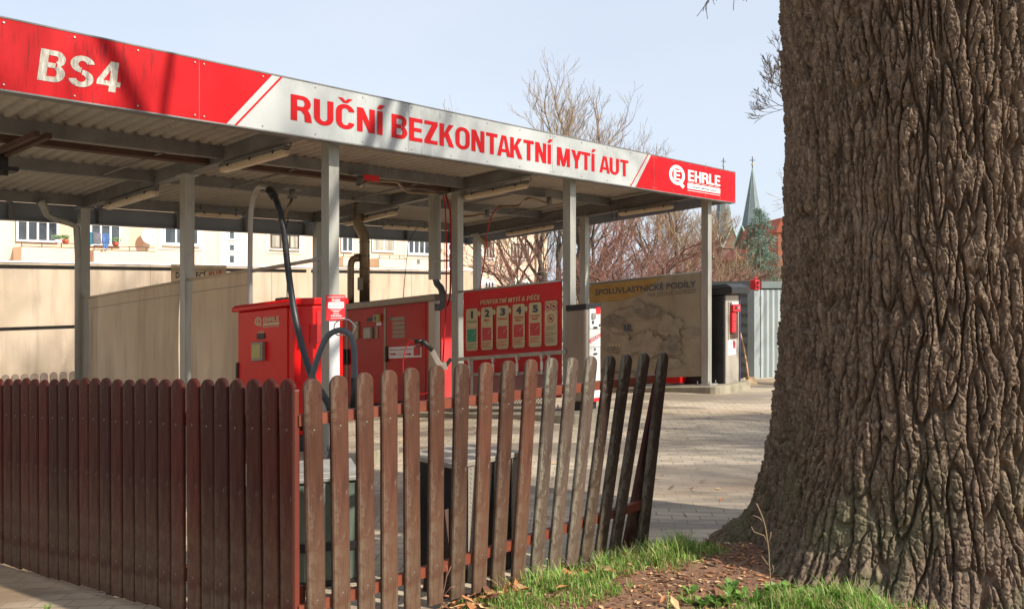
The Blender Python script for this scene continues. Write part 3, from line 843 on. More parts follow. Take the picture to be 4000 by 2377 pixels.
# red service banner on the second partition
UB = 3.79
o, (t0, z0, t1, z1) = sheet('service_banner', UB, ((1811, 1138), (2196, 1094), (2194, 1552), (1811, 1560)), 'red_sign', sag=0.006)
sb = tag(o, 'red service banner with five numbered programme cards above the wire mesh', 'banner')
b = MB(); b.tube([S(UB, t0+0.12, z0+0.0), S(UB, t1-0.08, z1+0.0)], 0.014, 8); b.build('top_bar', M['galv'], sb)
mb_ = lambda px, py: on_u(px, py, UB)
frr = lambda off: (lambda x, y: S(UB-0.02-off, x, y))
def card(x0, x1, yt0, yt1, yb0, yb1, mat='card'):
    """card between measured pixels; top and bottom at both edges"""
    (a, za), (c, zc) = mb_(x0, yt0), mb_(x1, yt1); (_, zd), (_, ze) = mb_(x0, yb0), mb_(x1, yb1)
    zt, zb = (za+zc)/2, (zd+ze)/2
    lo, hi = min(a, c), max(a, c)
    b = MB(); b.poly([frr(0.0)(x, y) for x, y in rrect(lo, hi, zb, zt, 0.035)]); b.build('card', M[mat], sb)
    return lo, hi, zb, zt
def banner_text(txt, p0x, p1x, base, cap, mat, bold=0.02, shear=0.0, off=0.004, dy=0.0):
    (a0, _), (a1, _) = mb_(p0x, base), mb_(p1x, base+dy)
    zc0 = mb_(p0x, base)[1]; zc1 = mb_(p1x, base+dy)[1]; zt = mb_(p0x, base-cap)[1]
    b = MB()
    fr = lambda x, y: S(UB-0.02-off, x, y + (zc1-zc0)*((x-a0)/(a1-a0) if a1 != a0 else 0))
    put_text(b, txt, fr, a0, a1, zc0, zt-zc0, bold, shear); b.build('lettering', M[mat], sb)
(pa, za_), (pb, zb_) = mb_(1880, 1190), mb_(2115, 1169); zt_ = mb_(1880, 1173)[1]
b = MB(); block_text(b, 'PERFEKTNÍ MYTÍ A PÉČE', lambda x, y, d: S(UB-0.024-d, x, y+(zb_-za_)*(x-pa)/(pb-pa)), pa, pb, za_, zt_-za_, 0.15, 0.13); b.build('lettering', M['card'], sb)
S3 = 4.946
cards = [(122, 345, 528, 508, 1335, 1325), (412, 637, 498, 482, 1318, 1308), (708, 942, 468, 452, 1300, 1290), (1018, 1254, 437, 420, 1283, 1272), (1333, 1577, 408, 390, 1262, 1250)]
words = [('1', ['Předmytí'], 'card_green'), ('2', ['Mytí'], 'card_red'), ('3', ['Oplach'], 'card_red'), ('4', ['Ochrana', 'laku'], 'card_red'), ('5', ['Vysoký', 'lesk'], 'card_red')]
def q(x, y): return 1800+x/S3, 1100+y/S3
for (x0, x1, ya, yb_, yc, yd), (num, ws, pic) in zip(cards, words):
    (p0, a), (p1, c) = q(x0, ya), q(x1, yb_)
    card(p0, p1, a, c, q(x0, yc)[1], q(x1, yd)[1])
    w = x1-x0; top = (ya+yb_)/2
    nx0, nb = q(x0+w*(0.42 if num == '1' else 0.31), top+190); nx1, _ = q(x0+w*(0.62 if num == '1' else 0.74), 0)
    banner_text(num, nx0, nx1, nb, 29, 'letter_dark', 0.05)
    for k, wd in enumerate(ws):
        n0, bb = q(x0+w*(0.12 if len(wd) > 5 else 0.25), top+275+k*58); n1, _ = q(x0+w*(0.9 if len(wd) > 5 else 0.75), 0)
        banner_text(wd, n0, n1, bb, 8.5, 'letter_dark' if 0 else ('card_green' if pic == 'card_green' else 'letter_red'), 0.015, 0.15, dy=-2)
    s0 = 400
    (a0, z0_), (a1, z1_) = mb_(*q(x0+w*0.1, top+s0)), mb_(*q(x0+w*0.88, top+s0+235))
    b = MB(); b.poly([frr(0.003)(x, y) for x, y in ((a0, z0_), (a1, z0_), (a1, z1_), (a0, z1_))]); b.build('picture', M[pic], sb)
    b = MB(); da, dz = (a1-a0), (z0_-z1_)
    b.poly([frr(0.006)(x, y) for x, y in ((a0+da*0.98, z0_-dz*0.12), (a0+da*0.98, z0_-dz*0.17), (a0+da*0.62, z0_-dz*0.52), (a0+da*0.58, z0_-dz*0.5))])
    b.build('lance_picture', M['card'], sb)
    b = MB()                                    # small print as fine rules
    for r in range(4):
        (a0, zz), (a1, _) = mb_(*q(x0+w*0.08, top+690+r*28)), mb_(*q(x0+w*(0.9-0.12*(r % 3)), 0))
        b.poly([frr(0.003)(x, y) for x, y in ((a0, zz), (a1, zz), (a1, zz+0.006), (a0, zz+0.006))])
    b.build('small_print', M['letter_red' if pic == 'card_red' else 'card_green'], sb)
    if num != '5':
        b = MB(); (a0, zz) = mb_(*q(x1+2, top+95)); k = mb_(*q(x1+58, top+95))[0]-a0
        b.poly([frr(0.001)(a0+k*x, zz+y) for x, y in ((0, 0.03), (0.5, 0.03), (0.5, 0.06), (1, 0), (0.5, -0.06), (0.5, -0.03), (0, -0.03))])
        b.build('arrow', M['card'], sb)
card(*[q(1640, 0)[0], q(1885, 0)[0], q(0, 375)[1], q(0, 358)[1], q(0, 1240)[1], q(0, 1228)[1]])
for cx, cy in ((1700, 485), (1818, 472), (1757, 705)):
    (a, z) = mb_(*q(cx, cy)); b = MB(); R = 0.055
    for k in range(20):
        a0, a1 = math.pi*k/10, math.pi*(k+1)/10
        b.poly([frr(0.004)(a+r*math.cos(g_), z+r*math.sin(g_)) for r, g_ in ((R, a0), (R, a1), (R*0.82, a1), (R*0.82, a0))])
    b.poly([frr(0.004)(a+x*R, z+y*R) for x, y in ((0.6, 0.72), (0.72, 0.6), (-0.6, -0.72), (-0.72, -0.6))])
    b.build('prohibition_ring', M['card_red'], sb)
    b = MB(); b.poly([frr(0.003)(a+x*R, z+y*R) for x, y in ((-0.4, -0.3), (0.45, -0.3), (0.35, 0.2), (0.0, 0.35), (-0.35, 0.1))]); b.build('picture', M['letter_dark'], sb)
b = MB()
for r in range(15):
    if r in (4, 9): continue
    (a0, zz), (a1, _) = mb_(*q(1655, 870+r*22-(0)), ), mb_(*q(1860-30*(r % 3), 0))
    b.poly([frr(0.003)(x, y) for x, y in ((a0, zz), (a1, zz), (a1, zz+0.005), (a0, zz+0.005))])
b.build('small_print', M['letter_brown'], sb)

# mat rack: rail with clamps, mesh screen in a frame in front of the banner
UR2 = 3.66
rk = empty('mat_clamp_rack', S(UR2, 0.8, 0), 'steel rack with mat clamps and wire mesh under the red banner', 'rack')
mr_ = lambda px, py: on_u(px, py, UR2)
(t0, z0), (t1, z1) = mr_(1772, 1404), mr_(2212, 1373)
b = MB(); b.bar(S(UR2, t0, z0), S(UR2, t1, z1), 0.05, 0.05); b.build('top_rail', M['galv'], rk)
zt_, zb_ = mr_(1990, 1458)[1], mr_(1990, 1580)[1]
ta, tb2 = mr_(1843, 1460)[0], mr_(2143, 1455)[0]
b = MB()
for z in (zt_, zb_): b.bar(S(UR2, ta, z), S(UR2, tb2, z), 0.04, 0.035)
for t in (ta, tb2): b.bar(S(UR2, t, zb_), S(UR2, t, z0 if 0 else mr_(1990, 1390)[1]), 0.04, 0.035, (1,0,0))
b.build('frame', M['galv'], rk)
b = MB()
step = 0.045
z = zb_; W = tb2-ta; H = zt_-zb_
nn = int((W+H)/step)
lo, hi = min(ta, tb2), max(ta, tb2); W = hi-lo
for i in range(int((W+H)/step)+1):
    s = i*step
    for sg in (1, -1):
        x0_, y0_ = (s, 0) if s <= W else (W, s-W)
        x1_, y1_ = (s-min(s, H), min(s, H)) if s <= W else (s-min(s, H), min(s, H))
        if s > W: x0_, y0_ = W, s-W
        A = (x0_, y0_); B = (s-H, H) if s > H else (0, s)
        if sg == 1: pa, pb = (lo+A[0], zb_+A[1]), (lo+B[0], zb_+B[1])
        else: pa, pb = (hi-A[0], zb_+A[1]), (hi-B[0], zb_+B[1])
        if abs(pa[0]-pb[0]) > 0.01: b.bar(S(UR2, *pa), S(UR2, *pb), 0.008, 0.006, (1,0,0))
b.build('wire_mesh', M['galv'], rk)
for px, py in ((1840, 1407), (1932, 1400), (2026, 1395), (2122, 1388)):
    t, z = mr_(px, py)
    b = MB(); b.bar(S(UR2-0.04, t, z-0.02), S(UR2-0.04, t, z-0.24), 0.03, 0.02, (1,0,0)); b.bar(S(UR2-0.06, t-0.02, z-0.07), S(UR2-0.06, t-0.02, z-0.18), 0.02, 0.035, (1,0,0)); b.sbox(UR2-0.05, UR2, t-0.02, t+0.02, z-0.03, z+0.03)
    b.build('clamp', M['wire'], rk)

# old beige banner on the right partition
UO = 7.42
o, (t0, z0, t1, z1) = sheet('old_banner', UO, ((2308, 1106), (2744, 1059), (2740, 1468), (2348, 1484)), 'old_banner', sag=0.012, nx=36, ny=20)
ob = tag(o, 'stained beige property banner between the right end posts', 'banner')
b = MB(); (ta, za), (tb2, zb2) = on_u(2300, 1107, UO), on_u(2757, 1058, UO); b.tube([S(UO, ta, za), S(UO, tb2, zb2)], 0.013, 8); b.build('top_bar', M['galv'], ob)
mo = lambda px, py: on_u(px, py, UO)
OFF = 0.026
fro = lambda off: (lambda x, y: S(UO-OFF-off, x, y))
def old_text(txt, p0, p1, cap, mat, bold, shear=0.0):
    (a0, z0), (a1, z1) = mo(*p0), mo(*p1); zt = mo(p0[0], p0[1]-cap)[1]
    b = MB(); put_text(b, txt, lambda x, y: S(UO-OFF-0.004, x, y+(z1-z0)*(x-a0)/(a1-a0)), a0, a1, z0, zt-z0, bold, shear); b.build('lettering', M[mat], ob)
# ochre tone across the upper corner, and blots of the faded picture
pts = [mo(2306, 1110), mo(2590, 1078), mo(2505, 1140), mo(2440, 1166), mo(2306, 1178)]
b = MB(); b.poly([fro(0.0)(a, z-0.02) for a, z in pts]); b.build('ochre_field', M['ochre'], ob)
old_text('SPOLUVLASTNICKÉ PODÍLY', (2329, 1153), (2722, 1120), 22, 'letter_dark', 0.02)
old_text('NA JEDNÉ ADRESE', (2534, 1160), (2722, 1143), 15, 'letter_brown', 0.005)
(pa, za_), (pb, zb_) = mo(2441, 1294), mo(2478, 1291); b = MB(); block_text(b, 'ML', lambda x, y, d: S(UO-OFF-0.011-d, x, y), pa, pb, za_, mo(2441, 1268)[1]-za_); b.build('lettering', M['letter_dark'], ob)
old_text('ES', (2349, 1453), (2370, 1451), 13, 'letter_dark', 0.02)
old_text('VH', (2349, 1467), (2370, 1465), 9, 'letter_brown', 0.01)
rb = random.Random(5)
def blot(name, cx, cy, rx, ry, mat, off, n=22, rough=0.3):
    P = []; n = 64; sd_ = rb.uniform(0, 50)
    for k in range(n):
        a = 2*math.pi*k/n; r = 1+rough*1.5*mnoise.noise(Vector((math.cos(a)*1.7, math.sin(a)*1.7, sd_)))+rough*1.0*mnoise.noise(Vector((math.cos(a)*6, math.sin(a)*6, sd_)))+0.12*mnoise.noise(Vector((math.cos(a)*17, math.sin(a)*17, sd_)))
        P.append(mo(cx+rx*r*math.cos(a), cy+ry*r*math.sin(a)))
    b = MB(); b.poly([fro(off)(a, z) for a, z in P]); b.build(name, M[mat], ob)
for i, (cx, cy, rx, ry, m_) in enumerate([(2470, 1225, 70, 30, 'blot'), (2400, 1255, 48, 26, 'blot_dark'), (2385, 1330, 50, 46, 'blot'), (2530, 1220, 52, 30, 'blot_dark'), (2620, 1270, 50, 42, 'blot'),
        (2530, 1345, 62, 48, 'blot'), (2625, 1350, 46, 40, 'blot_dark'), (2450, 1350, 32, 44, 'blot'), (2700, 1300, 36, 26, 'blot'), (2600, 1420, 60, 22, 'blot'), (2400, 1365, 34, 14, 'blot_dark'), (2500, 1190, 26, 16, 'blot')]):
    blot('faded_picture', cx, cy, rx, ry, m_, 0.0005+0.0006*i)
b = MB()
for k in range(4):
    (a0, z0) = mo(2384+k*12, 1352); (a1, z1) = mo(2390+k*12, 1340); b.poly([fro(0.009)(x, y) for x, y in ((a0, z0), (a1, z0), (a1, z1), (a0, z1))])
b.build('window_picture', M['card'], ob)
# bottom edge clutter behind the old banner
b = MB(); b.sbox(7.5, 7.85, 0.5, 0.9, 0.03, 0.3)
tag(b.build('low_bin', M['red'], bevel=0.02), 'low red bin on the island behind the old banner', 'bin')
b = MB(); b.sbox(7.3, 7.7, 1.3, 2.2, 0.03, 0.24)
tag(b.build('low_box', M['stain_dull'], bevel=0.02), 'low grey box on the island under the old banner', 'box')
# ------------------------------------------------------------------ red vending / vacuum cabinet by the sign post
UC = -0.2
tr, _ = on_u(1150, 1300, UC); tl, _ = on_u(926, 1300, UC)
cab = empty('vacuum_cabinet', S(UC, (tl+tr)/2, 0), 'tall red vacuum cabinet with pale emblem and coin box, left of the sign post', 'cabinet')
zc = on_u(1131, 1192, UC)[1]
b = MB(); b.sbox(UC, 0.4, tr, tl, 0.16, zc); b.build('body', M['red'], cab, bevel=0.03)
b = MB(); b.sbox(UC+0.03, 0.37, tr+0.03, tl-0.03, 0.0, 0.158); b.build('plinth', M['dark'], cab)
b = MB()
pr = [(UC-0.04, zc-0.005), (UC-0.04, zc+0.035), (UC-0.0, zc+0.065), (0.43, zc+0.065), (0.45, zc+0.04), (0.45, zc-0.005)]
b.prism(pr, lambda a, c, d: S(a, d, c), tr-0.02, tl+0.05); b.build('roof', M['red'], cab, bevel=0.012)
mc = lambda px, py: on_u(px, py, UC)
frc = lambda off: (lambda x, y, d=0.0: S(UC-off-d, x, y))
def panel_on(u, meas, x0, x1, y0, y1, depth, parent, name, mat, bevel=0.0, sink=0.0):
    (a, za), (c, zb) = meas(x0, y0), meas(x1, y1)
    b = MB(); b.sbox(u-depth, u-sink-0.0005, min(a, c), max(a, c), min(za, zb), max(za, zb)); return b.build(name, M[mat], parent, bevel=bevel)
door = panel_on(UC, mc, 934, 1126, 1222, 1690, 0.012, cab, 'door', 'red', 0.006)
C2 = lambda x, y: (850+x/2.12, 1000+y/2.12)
x0, z0 = mc(*C2(312, 575)); x1, z1 = mc(*C2(535, 575))
lg = lambda x, y, d=0.0: S(UC-0.015-d, x, y)
(a0, _), (a1, _) = mc(*C2(318, 530)), mc(*C2(528, 520))
zl0 = mc(*C2(420, 578))[1]; zl1 = mc(*C2(420, 493))[1]
logo(cab, lambda x, y, d=0.0: S(UC-0.015-d, x, y + 0.0), a0, a1, zl0, zl1, M['card'], url=None)
b = MB(); (a0, z0), (a1, z1) = mc(*C2(380, 586)), mc(*C2(520, 574)); put_text(b, 'The better way to clean', lambda x, y: S(UC-0.015, x, y), a0, a1, z0-0.01, 0.02, 0.01, 0.2); b.build('slogan', M['card'], door)
panel_on(UC-0.012, mc, *[C2(337, 0)[0], C2(403, 0)[0], C2(0, 642)[1], C2(0, 682)[1]], 0.01, door, 'display', 'dark', 0.003)
bx = panel_on(UC-0.012, mc, *[C2(315, 0)[0], C2(408, 0)[0], C2(0, 712)[1], C2(0, 862)[1]], 0.045, door, 'coin_box', 'stain_dull', 0.008)
panel_on(UC-0.057, mc, *[C2(330, 0)[0], C2(395, 0)[0], C2(0, 732)[1], C2(0, 840)[1]], 0.006, bx, 'coin_window', 'yellow', 0.003)
b = MB(); (a0, z0) = mc(*C2(372, 628))
for k in (-1, 0, 1): b.tube([S(UC-0.012, a0+k*0.04, z0), S(UC-0.018, a0+k*0.04, z0)], 0.012, 8)
b.build('buttons', M['card'], door)
b = MB(); (a0, z0), (a1, z1) = mc(*C2(168, 880)), mc(*C2(184, 1010)); b.sbox(UC-0.03, UC-0.001, min(a0, a1), max(a0, a1), z1, z0); b.build('latch', M['dark'], cab, bevel=0.006)
b = MB()                                     # louvres on the sunny side
for r in range(12):
    z = on_t(1215, 1272+r*6.2, tr)[1]
    for ua in (-0.02, 0.17): b.sbox(ua, ua+0.14, tr-0.008, tr+0.004, z, z+0.012)
b.build('louvre', M['red'], cab)
b = MB(); b.sbox(0.06, 0.3, tr-0.008, tr-0.001, on_t(1230, 1340, tr)[1], on_t(1230, 1215, tr)[1]); b.build('side_flap', M['red_pale'], cab, bevel=0.003)
b = MB(); b.box8([S(a, c, z) for z in (zc+0.06, zc+0.09) for a, c in ((UC+0.02, tr+0.22), (UC+0.02, tr+0.36), (UC+0.12, tr+0.36), (UC+0.12, tr+0.22))]); b.build('cap_fitting', M['dark'], cab, bevel=0.008)

# boom pipe and hoses of the vacuum
tp, _ = on_u(975, 1100, 0.0)
bp = S(0, tp, 0)
Yp = bp.y
pipe = empty('hose_arch', S(0, tp, 0), 'tall steel pipe arching over the red cabinet with a thick black vacuum hose', 'hose')
P = [S(0.0, tp, 0.05), S(0.0, tp, 1.0), at(976, 1180, Yp), at(978, 900, Yp), at(984, 800, Yp-0.02), at(1000, 745, Yp-0.08), at(1022, 728, Yp-0.2), at(1045, 735, Yp-0.35), at(1060, 752, Yp-0.45)]
b = MB(); b.tube(smooth_path(P, 5), 0.028, 12); b.build('pipe', M['galv'], pipe)
b = MB(); b.tube([at(1052, 742, Yp-0.42), at(1072, 768, Yp-0.5)], 0.045, 12); b.build('coupling', M['dark'], pipe)
PA = S(0, 0, 0)                               # sign post foot
P = [at(1065, 755, Yp-0.46), at(1085, 800, Yp-0.6), at(1108, 900, Yp-0.7), at(1125, 1050, 8.4), at(1150, 1220, 8.3), at(1185, 1370, 8.15), at(1222, 1480, 8.0), at(1262, 1540, 7.95), at(1290, 1600, 7.95), at(1300, 1720, 7.95), at(1280, 1800, 7.95), at(1235, 1760, 7.95), at(1208, 1600, 7.95), at(1213, 1500, 7.95), at(1240, 1400, 7.95), at(1275, 1320, 7.95), at(1318, 1290, 7.95), at(1362, 1302, 7.95), at(1382, 1350, 7.95), at(1386, 1440, 7.95), at(1384, 1480, 7.95)]
sp = smooth_path(P, 7)
half = len(sp)*8//20
b = MB(); b.tube(sp[:half+1], 0.031, 12); b.build('black_hose', M['rubber'], pipe)
b = MB(); b.tube(sp[half:], 0.027, 12); b.build('grey_hose', M['hose_grey'], pipe)
b = MB(); b.tube([at(1384, 1475, 7.95), at(1383, 1530, 7.95), at(1380, 1590, 7.95)], [0.03, 0.03, 0.034], 12)
b.build('nozzle', M['dark'], pipe)
# wire ring that carries the hose
b = MB()
R = [(1340, 1308), (1312, 1304), (1306, 1268), (1330, 1249), (1358, 1247), (1378, 1262), (1387, 1278), (1375, 1304), (1362, 1306), (1340, 1306)]
b.tube(smooth_path([at(x, y, 8.05) for x, y in R], 4), 0.007, 6)
tag(b.build('hose_ring', M['wire']), 'bent steel wire ring holding the hose below the red sign', 'hose ring')

# red sign on the post
US, = (0.0,)
TS = -0.066
sg = empty('price_sign', S(0.02, TS, 1.5), 'small red sign with a white opening hours field on the front post', 'sign')
ms = lambda px, py: on_t(px, py, TS)
(a0, z0), (a1, z1) = ms(1273, 1252), ms(1348, 1151)
b = MB(); b.sbox(a0, a1, TS-0.004, TS, z0, z1); b.build('plate', M['red_plain'], sg)
SG = 8.727
def sgq(x, y): return 1250+x/SG, 1130+y/SG
frs = lambda off: (lambda x, y: S(x, TS-0.004-off, y))
def stext(t_, x0, x1, base, cap, mat, bold=0.02):
    (c0, zz), (c1, _) = ms(*sgq(x0, base)), ms(*sgq(x1, base)); zt = ms(*sgq(x0, base-cap))[1]
    b = MB(); put_text(b, t_, frs(0.003), c0, c1, zz, zt-zz, bold); b.build('lettering', M[mat], sg)
stext('RUČNÍ BEZKONTAKTNÍ MYTÍ AUT', 235, 820, 285, 42, 'white', 0.03)
(c0, zz), (c1, zt) = ms(*sgq(385, 405)), ms(*sgq(680, 315))
logo(sg, lambda x, y, d=0.0: S(x, TS-0.007-d, y), c0, c1, zz, zt, M['white'], url=None)
(c0, zz), (c1, zt) = ms(*sgq(262, 645)), ms(*sgq(805, 425))
b = MB(); b.poly([frs(0.001)(x, y) for x, y in rrect(c0, c1, zz, zt, 0.012)]); b.build('white_field', M['white'], sg)
stext('Provozní doba', 400, 665, 500, 40, 'letter_brown', 0.01)
stext('Po - Ne   7.00 - 21.00', 305, 765, 592, 50, 'letter_brown', 0.015)
b = MB()
for x0, x1, y in ((345, 720, 685), (410, 660, 735), (445, 625, 780), (430, 645, 835), (350, 830, 985)):
    (c0, zz), (c1, _) = ms(*sgq(x0, y+8)), ms(*sgq(x1, y)); b.poly([frs(0.002)(p, r) for p, r in ((c0, zz), (c1, zz), (c1, zz+0.004), (c0, zz+0.004))])
b.build('small_print', M['white'], sg)
b = MB()
for x0, x1 in ((360, 415), (435, 510), (530, 580), (595, 645), (660, 715)):
    (c0, zz), (c1, zt) = ms(*sgq(x0, 915)), ms(*sgq(x1, 880)); b.poly([frs(0.002)(p, r) for p, r in ((c0, zz), (c1, zz), (c1, zt), (c0, zt))])
b.build('phone_line', M['white'], sg)
# pale guard plate low on the post
b = MB(); b.sbox(-0.06, 0.06, -0.068, -0.0605, 0.05, on_t(1300, 1255, -0.068)[1])
tag(b.build('guard_plate', M['white']), 'pale guard plate on the sign post below the red sign', 'plate')

# ------------------------------------------------------------------ big red wash machine cabinet
UMM = 3.68
t_r, ztop_m = on_u(1697, 1170, UMM); t_l, _ = on_u(1285, 1190, UMM)
zm1 = on_u(1660, 1176, UMM)[1]
mch = empty('wash_machine', S(UMM, (t_r+t_l)/2, 0), 'long red wash machine cabinet with steel roof, flue pipe and control panels', 'machine')
b = MB(); b.sbox(UMM, 4.2, t_r, t_l, 0.12, zm1); b.build('body', M['red_pale'], mch)
b = MB(); b.sbox(UMM+0.05, 4.15, t_r+0.05, t_l-0.05, 0.0, 0.119); b.build('plinth', M['dark'], mch)
b = MB(); b.sbox(UMM-0.06, 4.26, t_r-0.06, t_l+0.06, zm1-0.01, zm1+0.09); b.build('roof', M['stain_dull'], mch, bevel=0.015)
mm = lambda px, py: on_u(px, py, UMM)
MZ = 3.298
def mq(x, y): return 1320+x/MZ, 1150+y/MZ
def mpan(x0, x1, y0, y1, depth, name, mat, parent=mch, bevel=0.0, base=0.0):
    (a, z0), (c, z1) = mm(*mq(x0, (y0+y1)/2)), mm(*mq(x1, (y0+y1)/2))
    zt, zb = mm(*mq((x0+x1)/2, y0))[1], mm(*mq((x0+x1)/2, y1))[1]
    b = MB(); b.sbox(UMM-base-depth, UMM-base-0.0005, min(a, c), max(a, c), zb, zt); return b.build(name, M[mat], parent, bevel=bevel)
b = MB(); b.sbox(UMM-0.012, UMM+0.1, t_r-0.012, t_r+0.11, 0.1, zm1-0.011); b.build('corner_post', M['stainless'], mch)
for x0, x1 in ((112, 132), (598, 626)): mpan(x0, x1, 170, 1400, 0.012, 'door_frame', 'stain_dull')
d1 = mpan(138, 596, 190, 1395, 0.008, 'door', 'red_pale'); d2 = mpan(632, 1130, 130, 1370, 0.008, 'door', 'red_pale')
for x0, x1 in ((172, 560),):
    b = MB(); (a, z0), (c, z1) = mm(*mq(172, 300)), mm(*mq(565, 640))
    for p, r_ in (((a, z0), (c, z0)), ((a, z1), (c, z1)), ((a, z0), (a, z1))): b.bar(S(UMM-0.009, *p), S(UMM-0.009, *r_), 0.002, 0.003)
    b.build('outline', M['card_red'], d1)
b = MB(); (a, z0), (c, z1) = mm(*mq(662, 240)), mm(*mq(1092, 620))
for p, r_ in (((a, z0), (c, z0)), ((a, z1), (c, z1)), ((a, z0), (a, z1)), ((c, z0), (c, z1))): b.bar(S(UMM-0.009, *p), S(UMM-0.009, *r_), 0.002, 0.003)
b.build('outline', M['card_red'], d2)
mpan(200, 285, 345, 570, 0.012, 'button_panel', 'stain_dull', d1, base=0.008)
b = MB()
for y in (362, 410, 458, 505, 552):
    a, z = mm(*mq(268, y)); b.tube([S(UMM-0.02, a, z), S(UMM-0.045, a, z)], 0.022, 10)
b.build('push_buttons', M['card'], d1)
mpan(383, 460, 298, 342, 0.01, 'display', 'dark', d1, base=0.008)
cb = mpan(358, 465, 420, 568, 0.05, 'coin_box', 'stain_dull', d1, 0.006, 0.008)
mpan(376, 452, 438, 555, 0.004, 'coin_window', 'galv', cb, 0.0, 0.058)
mpan(482, 524, 408, 566, 0.01, 'instruction_plate', 'stain_dull', d1, base=0.008)
yb = mpan(484, 560, 254, 348, 0.05, 'card_reader', 'yellow', d1, 0.008, 0.008)
mpan(498, 530, 272, 330, 0.004, 'reader_screen', 'galv_dark', yb, 0.0, 0.058)
mpan(503, 562, 352, 398, 0.004, 'sticker', 'paper', d1, base=0.008)
for k, y in enumerate((288, 346, 402, 458, 512)):
    mpan(708, 868, y+0, y+44, 0.004, 'programme_label', 'stain_dull', d2, base=0.008)
    mpan(680, 706, y+4, y+40, 0.004, 'programme_number', 'card_green' if k == 0 else 'red_plain', d2, base=0.008)
def mtext(t_, x0, x1, base, cap, mat, off, parent, bold=0.02, shear=0.0, dy=0):
    (c0, zz), (c1, zz1) = mm(*mq(x0, base)), mm(*mq(x1, base+dy)); zt = mm(*mq(x0, base-cap))[1]
    b = MB(); put_text(b, t_, lambda x, y: S(UMM-off, x, y+(zz1-zz)*(x-c0)/(c1-c0)), c0, c1, zz, zt-zz, bold, shear); b.build('lettering', M[mat], parent)
mtext('EHRLE', 930, 1010, 587, 22, 'stain_dull', 0.011, d2, 0.03)
spn = mpan(662, 1082, 665, 812, 0.006, 'direction_sign', 'paper', d2, base=0.008)
mtext('Hadice pro ostatní programy', 678, 968, 722, 22, 'card_red', 0.0155, spn, 0.015, 0.1, dy=-13)
for x, f in ((680, 1), (772, 0), (878, 1)):
    b = MB(); pts = [(x, 757), (x+48, 757), (x+48, 745), (x+82, 765), (x+48, 785), (x+48, 775), (x, 775)]
    if f: b.poly([S(UMM-0.0155, *mm(*mq(*p))) for p in pts])
    else:
        for i in range(7): b.bar(S(UMM-0.0155, *mm(*mq(*pts[i]))), S(UMM-0.0155, *mm(*mq(*pts[(i+1) % 7]))), 0.002, 0.003)
    b.build('arrow', M['letter_red'], spn)
mpan(985, 1070, 668, 782, 0.003, 'picture', 'card_red', spn, base=0.014)
for x in (98, 142, 640):
    y0 = 700 if x < 600 else 665
    mpan(x-10, x+14, y0, y0+200, 0.035, 'handle', 'dark', mch, 0.008, 0.012)
mpan(55, 74, 735, 862, 0.01, 'lock_plate', 'stain_dull', mch, 0, 0.0)
# scroll ornaments low on the doors
b = MB()
for cx, cy, r_ in ((490, 1060, 50), (485, 1230, 55), (520, 1290, 60), (1100, 1300, 50)):
    pts = []
    for k in range(14):
        a_ = 2.6-k*0.33; a, z = mm(*mq(cx+r_*math.cos(a_), cy-r_*math.sin(a_))); pts.append(S(UMM-0.0095, a, z))
    b.tube(pts, 0.0025, 4)
b.build('scroll_ornament', M['card_red'], mch)
# side face details (towards the yard)
b = MB(); b.sbox(UMM+0.12, UMM+0.5, t_r-0.006, t_r-0.0005, 0.14, zm1-0.02); b.build('side_panel', M['red_sign'], mch)
# flue pipe with its branch
FT = on_u(1425, 1180, 3.9)[0]
Yf = S(3.9, FT, 0).y
fl = empty('flue_pipe', at(1424, 1175, Yf), 'thick brown metal flue with a side branch rising from the red machine to the roof', 'flue pipe')
P = [at(1424, 1188, Yf), at(1424, 940, Yf), at(1422, 920, Yf), at(1400, 880, Yf), at(1398, 860, Yf), at(1406, 775, Yf)]
b = MB(); b.tube(P, 0.085, 16); b.build('stack', M['pipe'], fl)
b = MB()
for py in (1100, 1050, 1000, 945, 860, 800):
    px = 1424 if py > 930 else (1398 if py < 900 else 1410); b.tube([at(px, py-2.5, Yf), at(px, py+2.5, Yf)], 0.09, 16)
b.build('ring_seams', M['pipe'], fl)
b = MB(); b.bar(at(1375, 772, Yf), at(1436, 772, Yf), 0.3, 0.02); b.build('roof_flange', M['galv_dark'], fl)
b = MB(); b.bar(at(1387, 1186, Yf), at(1460, 1182, Yf), 0.34, 0.05); b.build('base_flange', M['stain_dull'], fl)
b = MB(); P = [at(1405, 1008, Yf-0.03), at(1390, 1008, Yf-0.03), at(1378, 1014, Yf-0.03), at(1371, 1030, Yf-0.03), at(1370, 1060, Yf-0.03), at(1370, 1190, Yf-0.03)]
b.tube(smooth_path(P, 3), 0.055, 14); b.build('branch_pipe', M['pipe'], fl)
b = MB(); b.tube([at(1386, 1008, Yf-0.03), at(1404, 1006, Yf-0.03)], 0.065, 14); b.build('branch_collar', M['pipe'], fl)
b = MB(); c0, c1 = at(1396, 1133, Yf-0.1), at(1418, 1083, Yf-0.1); b.box8([(c0.x, c0.y, c0.z), (c1.x, c0.y, c0.z), (c1.x, c0.y+0.05, c0.z), (c0.x, c0.y+0.05, c0.z), (c0.x, c0.y, c1.z), (c1.x, c0.y, c1.z), (c1.x, c0.y+0.05, c1.z), (c0.x, c0.y+0.05, c1.z)])
b.build('inspection_box', M['stain_dull'], fl, bevel=0.006)
